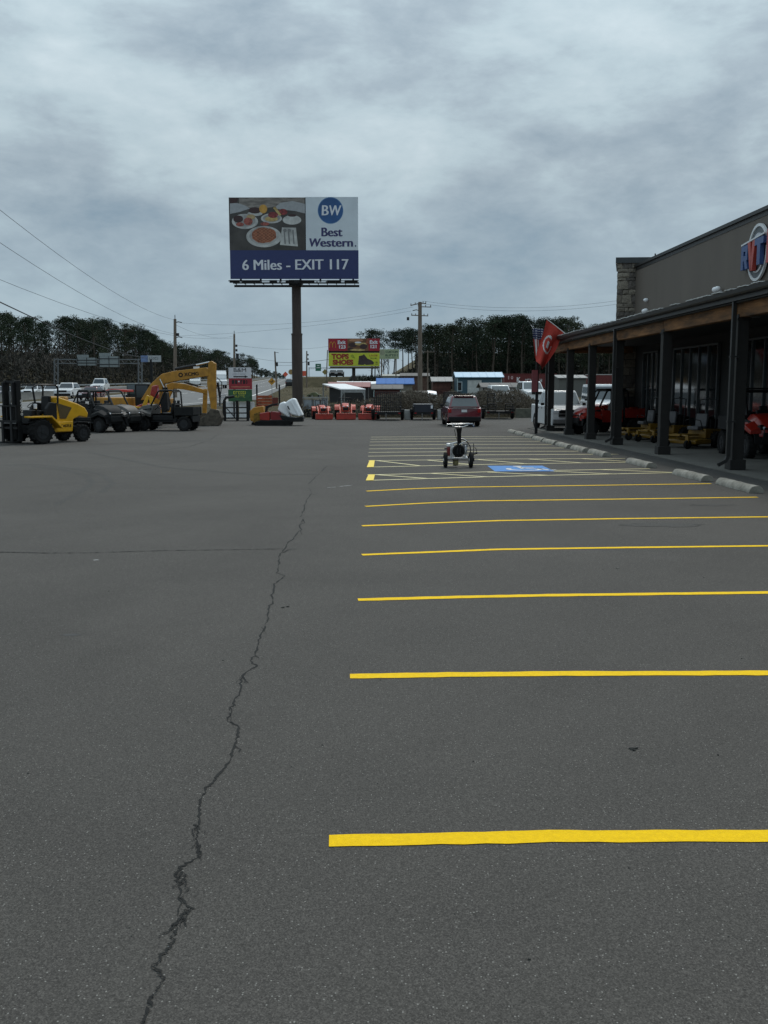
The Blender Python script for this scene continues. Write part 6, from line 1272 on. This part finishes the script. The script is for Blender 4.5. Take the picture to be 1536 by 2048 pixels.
# carports
def carport(label, px0, px1, yeave, yback, Y, depth, roofm, postm, gable=False):
    x0, x1 = W_(px0, yeave, Y).x, W_(px1, yeave, Y).x; z = W_(0, yeave, Y).z; g = HZ(0, Y); zb = W_(0, yback, Y+depth).z
    t = thing('carport', label, 'carport', (x0, Y, g), 0); wd = x1-x0; h = z-g; hb = zb-g
    mb = MB(); sh = W_(px0, yeave, Y+depth).x-x0
    sk = (W_(645, 770, Y+depth).x-W_(681, 779, Y).x) if not gable else 0
    mb.add([(0, 0, h), (wd, 0, h), (wd+sk, depth, hb), (sk, depth, hb), (0, 0, h+.1), (wd, 0, h+.1), (wd+sk, depth, hb+.1), (sk, depth, hb+.1)], [(0,3,2,1),(4,5,6,7),(0,1,5,4),(1,2,6,5),(2,3,7,6),(3,0,4,7)]); mb.build('roof', roofm, t)
    for x, y in ((.08, .1), (wd-.08, .1), (wd+sk-.08, depth-.1), (sk+.08, depth-.1)): mb = MB(); mb.box(x-.06, y-.06, 0, x+.06, y+.06, h+(hb-h)*y/depth-.01); mb.build('post', postm, t)
    mb = MB(); mb.tube([(.1, .1, h-.55), (.25, .1, h-.22), (.7, .1, h-.05)], .05, 4); mb.tube([(wd-.1, .1, h-.55), (wd-.25, .1, h-.22), (wd-.7, .1, h-.05)], .05, 4); mb.build('corner_brace', postm, t)
    mb = MB(); mb.box(.08, .06, h-.22, wd-.08, .14, h-.01); mb.build('header', postm, t)
    return t
carport('open carport with a bright white sloping metal roof, behind the orange tractors', 681, 731, 780, 769.5, 84, 9, WHP, mat('grey carport post', (.28, .29, .29), .5))
vf = shed('small frame greenhouse shed with a grey gable roof behind the ramp trailer', 961, 1046, 774.5, 767, 92, 4, mat('clouded plastic wall', (.20, .20, .185), .6, var=.25, stretch=(4, 1, 1)), mat('grey roof', (.13, .125, .12), .8), trim=DGR)
# red rail cars with white lettering
for i, (a_, b_, y0, y1, lab, m) in enumerate(((1009, 1113, 749, 766, 'dark red freight container with white letters, beyond the white trucks', mat('container red', (.13, .018, .016), .6, var=.2, stretch=(10, 1, 1))), (1177, 1232, 750, 764, 'dark red container end seen between the last porch posts', mat('container red', (.13, .018, .016), .6)))):
    x0, x1 = W_(a_, y1, 140).x, W_(b_, y1, 140).x; zt_ = W_(0, y0, 140).z; g = HZ(0, 140); t = thing('freight_container', lab, 'container', (x0, 140, g), 0, 'red containers before the pines'); wd = x1-x0; mb = MB(); mb.box(0, 0, .1, wd, 2.5, zt_-g); o = mb.build('box', m, t)
    mb = MB(); n = int(wd/.45); [mb.box(wd*(k+.3)/n, -.05, .2, wd*(k+.7)/n, -.001, zt_-g-.15) for k in range(n)]; mb.build('corrugation', m, o)
    mb = MB(); mb.box(-.02, -.06, zt_-g, wd+.02, 2.5, zt_-g+.12); mb.build('top_rail', mat('pale rail', (.4, .38, .36), .6) if i else m, t)
    if i == 0: q = W_(1045, 759.5, 140); text('K-LINE'[:1], o, (q.x-x0-.6, -.06, q.z-g), .9, WHT, bold=.02); a = W_(1050, 759.5, 140).x-x0; scribble(o, a, a+2.6, q.z-g-.1, .45, -.055, WHT, 41); scribble(o, .5, 1.4, q.z-g+.3, .5, -.055, mat('pink white', (.5, .35, .35), .6), 42, wt=.3)
# parked white trucks behind the brush
car('white_truck', 'white pickup with dark grille parked behind the mesh gate trailer and brush', 'pickup truck', (W_(1068, 800, 86).x, 88.5, HZ(0, 88)+.35), R(-84), 5.8, 2.1, WHT, [(2.85, .7), (2.8, 1.35), (1.3, 1.5), (-2.85, 1.5), (-2.9, .7)], (1.2, .5, -1.3, -1.6, 1.48, 2.25, .82), wr=.45, wx=(1.85, -1.8), ww=.3, glass=GLR)
car('white_truck', 'white truck front glimpsed through the greenhouse frame', 'pickup truck', (W_(1001, 800, 86).x, 87.5, HZ(0, 88)+.2), R(-88), 5.6, 2.0, WHT, [(2.75, .7), (2.7, 1.25), (1.3, 1.4), (-2.75, 1.4), (-2.8, .7)], (1.2, .5, -1.3, -1.6, 1.38, 2.05, .78), wr=.42, wx=(1.8, -1.75), ww=.28, glass=GLR)
car('white_van', 'white van roof showing above the pickup cab behind the porch', 'van', (W_(1212, 780, 66).x, 68, 0), R(-95), 5.6, 2.05, WHT, [(2.75, .7), (2.7, 1.2), (1.9, 1.4), (-2.75, 1.4), (-2.8, .7)], (1.9, 1.2, -2.6, -2.78, 1.38, 2.55, .86), wr=.38, wx=(1.8, -1.75), ww=.26, glass=GLR)
# white tarp covered tank
tkx = W_(848, 790, 84); t = thing('tarp_covered_tank', 'round white-capped tank under a dull tarp, beside the stout utility pole', 'tank', (tkx.x, 84, HZ(0, 84)-.25), 0); t.scale = (.85, .85, .85)
mb = MB(); mb.loft([[(x, 1.25*r_*math.cos(a), 1.5+1.0*r_*math.sin(a)) for a in [2*math.pi*i/18 for i in range(18)]] for x, r_ in ((-2.9, .3), (-2.7, .85), (-1.8, 1), (.2, 1), (1.2, .9), (1.35, .3))]); mb.build('tarp', mat('grey brown tarp', (.08, .075, .065), .8, var=.2), t, smooth=50)
mb = MB(); mb.loft([[(x, 1.28*r_*math.cos(a), 1.5+1.03*r_*math.sin(a)) for a in [2*math.pi*i/18 for i in range(18)]] for x, r_ in ((.35, 1.01), (.8, .97), (1.25, .90), (1.40, .35))]); mb.build('white_cap', WHP, t, smooth=50); mb = MB(); mb.box(-2.4, -.9, -.1, 1.1, .9, .7); mb.build('cradle', DGR, t)
# pale crates and an old green car on top of them, left of the carport
cr_ = thing('crate_rack', 'pale grey wire crates with a flat top beside the billboard pole', 'crate rack', (0, 76.5, 0), 0)
def cq(px, py): q = W_(px, py, 76.5); return (q.x, 0, q.z)
for x0, x1, y0, y1 in ((607, 626, 799, 818), (628, 641, 799, 817), (643, 655, 797, 812)): a, b = cq(x0, y1), cq(x1, y0); mb = MB(); mb.box(a[0], -.3, a[2], b[0], .5, b[2]); mb.build('crate', mat('pale blue grey crate', (.27, .30, .32), .7, var=.25, scale=2), cr_, bevel=.03)
for x in (608, 625, 640, 654): a, b = cq(x, 818), cq(x, 790); mb = MB(); mb.cyl((a[0], -.34, 0), (b[0], -.34, b[2]), .035, n=5); mb.build('upright', GRY, cr_)
a, b = cq(606, 797), cq(656, 794); mb = MB(); mb.box(a[0], -.4, a[2], b[0], .5, b[2]); mb.build('top_tray', mat('grey tray', (.25, .25, .23), .7), cr_); a, b = cq(606, 836), cq(656, 820); mb = MB(); mb.box(a[0], -.3, .0, b[0], .5, b[2]); mb.build('lower_frame', BLK, cr_)
oc = thing('old_green_car', 'small weathered olive car body raised on the crates left of the white carport', 'car', (W_(629, 790, 79.5).x, 79.5, W_(0, 793, 79.5).z), 0)
mb = MB(); mb.prism([(-.62, 0), (.62, 0), (.60, .14), (.30, .20), (.12, .34), (-.22, .34), (-.36, .20), (-.62, .15)], -.4, .4); mb.build('body', mat('olive paint', (.10, .11, .05), .6, var=.3), oc, bevel=.03)
for x in (-.38, .38): mb = MB(); mb.cyl((x, -.42, .02), (x, -.34, .02), .10, n=10); mb.build('wheel', RUB, oc)
# green utility box car / dark truck behind excavator
dt = thing('dark_flatbed', 'dark green flatbed truck on the highway shoulder behind the excavator boom', 'truck', (W_(290, 780, 96).x, 96, HZ(0, 96)+.1), R(0)); mb = MB(); mb.box(-1.7, -1, .7, 1.6, 1, 1.0); mb.build('bed', BLK, dt); mb = MB(); mb.box(-1.6, -.9, 1.0, .4, .9, 2.1); mb.build('cab', mat('dark green paint', (.02, .035, .03), .5), dt, bevel=.06); mb = MB(); mb.box(-1.5, -.93, 1.5, .3, -.905, 2.0); mb.build('side_window', GLR, dt)
for x in (-1.2, 1.1):
    for s_ in (-1, 1): wheel(dt, x, s_*.9, .42, .26)
mb = MB(); mb.box(-.6, -.8, 0, .6, .8, .0+.01); bpy.data.meshes.remove(mb.mesh('tmp', BLK))

# ------------------------------------------------------------------ TREES
NEED = [mat('pine needles', (.031, .045, .027), .9, var=.35, scale=.3, spec=.1), mat('pine needles olive', (.041, .052, .031), .9, var=.35, scale=.3, spec=.1), mat('pine needles dark', (.025, .037, .025), .9, var=.3, scale=.3, spec=.1)]
BARK = mat('pine bark', (.07, .055, .042), .95, var=.3, scale=2); TWIG = mat('bare twigs', (.085, .073, .062), .95, var=.3, scale=1)
def pine_mesh(seed, h, full):
    r = random.Random(seed); tm = MB(); lx = r.uniform(-.5, .5); P = lambda z: Vector((lx*math.sin(z/h*2.2), .3*math.sin(z/h*3+seed), z))
    tm.tube([P(h*i/7) for i in range(8)], [.24*(1-.85*i/7)+.02 for i in range(8)], 6)
    cm = MB(); z0 = h*(1-full); cl_ = []
    n = int(15+full*16)
    for i in range(n):
        f = (i+.5)/n; z = z0+(h-z0)*f**.85; prof = (math.sin(min(1, (f+.12))*math.pi*.80)**.7)*(.85 if f > .85 else 1); rad = h*.175*prof*r.uniform(.45, 1.15); a = r.uniform(0, 6.28)
        c = P(z)+Vector((math.cos(a)*rad, math.sin(a)*rad, rad*.25)); s_ = h*r.uniform(.045, .085); cl_.append((c, s_))
        if i % 2 == 0: tm.tube([P(z-rad*.25), P(z).lerp(c, .5)+Vector((0, 0, -.1)), c], [.06, .045, .02], 4)
    for k in range(r.randint(2, 5)):
        z = z0*r.uniform(.45, .95); a = r.uniform(0, 6.28); tm.tube([P(z), P(z)+Vector((math.cos(a)*1.1, math.sin(a)*1.1, .35))], [.04, .015], 4)
    cl_.append((P(h*.985), h*.05))
    for c, s_ in cl_:
        for k in range(125):
            d = Vector((r.gauss(0, 1), r.gauss(0, 1), r.gauss(0, .8))).normalized()*(r.random()**.38); p = c+Vector((d.x*s_*1.35, d.y*s_*1.35, d.z*s_*.85)); q = r.uniform(.10, .23)
            e1 = Vector((r.gauss(0, 1), r.gauss(0, 1), r.gauss(0, .6))).normalized(); e2 = e1.cross(Vector((r.gauss(0, 1), r.gauss(0, 1), r.gauss(0, 1)))).normalized()
            cm.add([p-e1*q, p+e2*q*.55, p+e1*q, p-e2*q*.45], [(0, 1, 2, 3)])
    return tm.mesh('trunk', BARK), cm.mesh('crown', NEED[seed % 3])
PINES = [pine_mesh(i, 16, f) for i, f in enumerate((.45, .62, .38, .75, .52, .85, .42, .68, .58, .34))]
SPARSE = [pine_mesh(20+i, 16, f) for i, f in enumerate((.30, .26, .34))]
def bare_mesh(seed, h):
    r = random.Random(seed); mb = MB(); fine = MB()
    def br(p, d, L, rad, dep):
        e_ = p+d*L; mid = p.lerp(e_, .5)+Vector((r.gauss(0, .05), r.gauss(0, .05), 0))*L; mb.tube([p, mid, e_], [rad, rad*.8, rad*.6], 3 if dep else 5)
        if dep >= 4: return
        for k in range(3 if dep else 5):
            f = r.uniform(.45, 1) if dep == 0 else r.uniform(.3, 1); q = p.lerp(e_, f); nd = (d+Vector((r.gauss(0, .42), r.gauss(0, .42), r.uniform(-.05, .35)))).normalized(); br(q, nd, L*r.uniform(.45, .68), rad*.5, dep+1)
    br(Vector((0, 0, 0)), Vector((r.gauss(0, .04), r.gauss(0, .04), 1)).normalized(), h*.48, .13, 0)
    return mb.mesh('branches', TWIG)
BARES = [bare_mesh(50+i, 13) for i in range(5)]
def zone_label(px, kind):
    for lim, t_ in ((-5, 'beyond the left edge of the highway'), (55, 'rising above the forklift mast'), (112, 'left of the gantry lattice column'), (160, 'behind the gantry left of its first sign back'), (200, 'directly above the first sign back'), (245, 'directly above the second sign back'), (282, 'behind the gantry right leg'), (345, 'above the excavator boom'), (400, 'between the first utility pole and the excavator arm'), (455, 'above the excavator stick'), (505, 'behind the B&M sign panel'), (560, 'at the far low end of the wood by the crest'), (840, 'left of the stout utility pole'), (905, 'between the stout utility pole and the teal shed'), (960, 'above the left half of the teal shed'), (1010, 'above the right half of the teal shed'), (1065, 'above the red freight container'), (1110, 'behind the flags'), (1180, 'above the first porch bays'), (9999, 'behind the porch roof')):
        if px < lim: return kind+' '+t_
    return kind
def put_pine(x, y, h, label, group, pool=PINES):
    tm, cm = rnd.choice(pool); s_ = h/16; t = thing('pine_tree', label, 'tree', (x, y, HZ(x, y)-.1), rnd.uniform(0, 6.28), group)
    sx = s_*rnd.uniform(.9, 1.2); t.scale = (sx, sx, s_); inst('trunk', tm, t); inst('crown', cm, t)
def put_bare(x, y, h, label, group):
    me = rnd.choice(BARES); s_ = h/13; t = thing('bare_tree', label, 'tree', (x, y, HZ(x, y)-.1), rnd.uniform(0, 6.28), group); t.scale = (s_*1.1, s_*1.1, s_); inst('branches', me, t)
LSKY = [(-300, 600), (0, 610), (30, 618), (48, 632), (85, 628), (110, 640), (122, 628), (145, 618), (165, 632), (180, 634), (240, 636), (280, 648), (305, 655), (318, 676), (345, 690), (362, 678), (378, 700), (395, 686), (412, 694), (430, 706), (448, 700), (470, 715), (488, 705), (500, 701), (512, 706), (521, 725), (540, 760)]
GL = 'pines and bare trees lining the far side of the highway'
y = 118
while y < 640:
    base = hx(1.0, y)-4
    for row in range(4):
        yy = y+rnd.uniform(-2.5, 2.5); x = base-row*6.5-rnd.uniform(0, 4)
        if yy > 520: x = -64-row*4-rnd.uniform(0, 4)
        px = 768+x/yy*F
        if px < -420: continue
        sky_y = lerp_tab(LSKY, px)+3+4*math.sin(px/9)+4*math.sin(px/21+2)+abs(rnd.gauss(0, 7))+row*2; zt_ = W_(px, sky_y, yy).z; h = zt_-HZ(x, yy)
        h = max(7, min(27, h)); bare = rnd.random() < (.5 if (px < 300 and row < 2) else .10)
        if bare: put_bare(x, yy, h*rnd.uniform(.62, .85), zone_label(px, 'grey-brown leafless tree'), GL)
        else: put_pine(x, yy, h, zone_label(px, ('front-row dark pine' if row == 0 else 'dark pine farther back')), GL)
    y += 5.2+y*.010
RSKY = [(720, 672), (745, 664), (758, 672), (775, 700), (790, 664), (805, 668), (812, 676), (828, 655), (845, 648), (862, 646), (880, 652), (900, 643), (930, 634), (955, 635), (970, 633), (1000, 632), (1030, 634), (1060, 640), (1080, 630), (1100, 633), (1125, 636), (1135, 645), (1150, 640), (1165, 650), (1180, 642), (1200, 645), (1215, 655), (1240, 650), (1300, 640), (1800, 620)]
for row, (Y, dxx) in enumerate(((182, 3.6), (190, 3.2), (199, 3.2), (209, 3.2), (220, 3.4))):
    x = W_(832, 700, Y).x+row*1.3
    while x < 95:
        yy = Y+rnd.uniform(-3, 3); px = 768+x/yy*F; sy = lerp_tab(RSKY, px)+4+6*math.sin(px/8.3)+5*math.sin(px/19+1)+abs(rnd.gauss(0, 7))+row*1.5; h = W_(px, sy, yy).z-HZ(x, yy)
        put_pine(x, yy, h, zone_label(px, ('front-row dark pine' if row == 0 else 'dark pine farther back')) if px > 840 else 'pine at the left edge of the stand, partly behind the stout crossarm pole', 'pine stand behind the sheds', PINES if row else PINES[:3]+SPARSE); x += dxx*rnd.uniform(.75, 1.3)
for px, Y, ty, lab in ((742, 230, 662, 'lone round-topped pine directly above the red restaurant board'), (752, 236, 664, 'second lone pine above the right end of the red board'), (788, 205, 666, 'slim pine left of the stout utility pole, apart from the stand'), (803, 214, 664, 'slim pine second left of the stout utility pole'), (815, 200, 676, 'short pine at the left edge of the pine stand'), (826, 210, 660, 'pine just left of the stout utility pole')):
    x = W_(px, 700, Y).x; put_pine(x, Y, W_(px, ty, Y).z-HZ(x, Y), lab, 'lone pines left of the stand', PINES[:3]+SPARSE[:2])
for px, Y, ty, lab in ((768, 215, 672, 'pale bare tree in the gap right of the red board'), (777, 222, 676, 'second bare tree in the gap right of the red board'), (760, 225, 684, 'low bare tree behind the corner of the red board')):
    x = W_(px, 700, Y).x; put_bare(x, Y, (W_(px, ty, Y).z-HZ(x, Y))*1.0, lab, 'bare trees in the gap')
# ------------------------------------------------------------------ BRUSH (stuff)
BRM = mat('dead brush', (.115, .095, .070), .95, var=.5, scale=1.5); BRM2 = mat('dark evergreen undergrowth', (.020, .024, .015), .9, var=.5, scale=.3)
def brush(name, n, gen, m, big=1.0):
    r = random.Random(name); mb = MB()
    for i in range(n):
        x, y, z, s_ = gen(r)
        e1 = Vector((r.gauss(0, .6), r.gauss(0, .6), r.gauss(0, 1.2))).normalized(); e2 = e1.cross(Vector((r.gauss(0, 1), r.gauss(0, 1), r.gauss(0, 1)))).normalized(); p = Vector((x, y, z)); a = s_*big
        mb.add([p-e1*a, p+e2*a*.12, p+e1*a, p-e2*a*.12] if r.random() < .75 else [p-e1*a*.5, p+e2*a*.35, p+e1*a*.5, p-e2*a*.35], [(0, 1, 2, 3)])
    o = mb.build(name, m); o['kind'] = 'stuff'; return o
BT = [(600, 806), (640, 806), (700, 800), (745, 796), (760, 788), (800, 785), (820, 778), (840, 782), (880, 790), (905, 780), (925, 787), (950, 785), (975, 776), (1010, 782), (1035, 776), (1055, 790), (1075, 802), (1110, 815)]
def gen1(r):
    y = r.uniform(75.5, 81); px = r.uniform(742, 1075); top = W_(px, lerp_tab(BT, px)+abs(r.gauss(0, 4)), y).z; dens = r.random()**.8; return W_(px, 800, y).x, y, .02+top*dens, r.uniform(.05, .2)
brush('brush', 34000, gen1, BRM)
def gen1b(r):
    y = r.uniform(75.5, 80); px = r.uniform(603, 745); top = W_(px, lerp_tab(BT, px)+abs(r.gauss(0, 6)), y).z; return W_(px, 800, y).x, y, .02+top*r.random(), r.uniform(.10, .3)
brush('brush', 2200, gen1b, BRM)
def gen2(r):
    y = r.uniform(196, 238); px = r.uniform(700, 1500); x = W_(px, 760, y).x; return x, y, HZ(x, y)+7.0*r.random()**1.1*(1 if px > 830 else .35), r.uniform(.5, 1.2)
brush('undergrowth', 30000, gen2, BRM2, .95)
def gen3(r):
    y = 115+r.random()**1.5*420; x = hx(1.0, y)-r.uniform(3, 30); return x, y, HZ(x, y)+r.random()**1.3*(5.5+y*.008), r.uniform(.5, 1.3)
brush('undergrowth', 62000, gen3, mat('brown grey undergrowth', (.027, .026, .019), .9, var=.5, scale=.3), .75)
def gen4(r):
    y = r.uniform(84, 420); x = hx(0, y)+r.uniform(1.5, 26+y*.08); return x, y, HZ(0, y)+abs(r.gauss(0, .10)), r.uniform(.06, .2)
brush('grass', 9000, gen4, mat('dead grass blades', (.15, .125, .07), .95, var=.4, scale=.5))
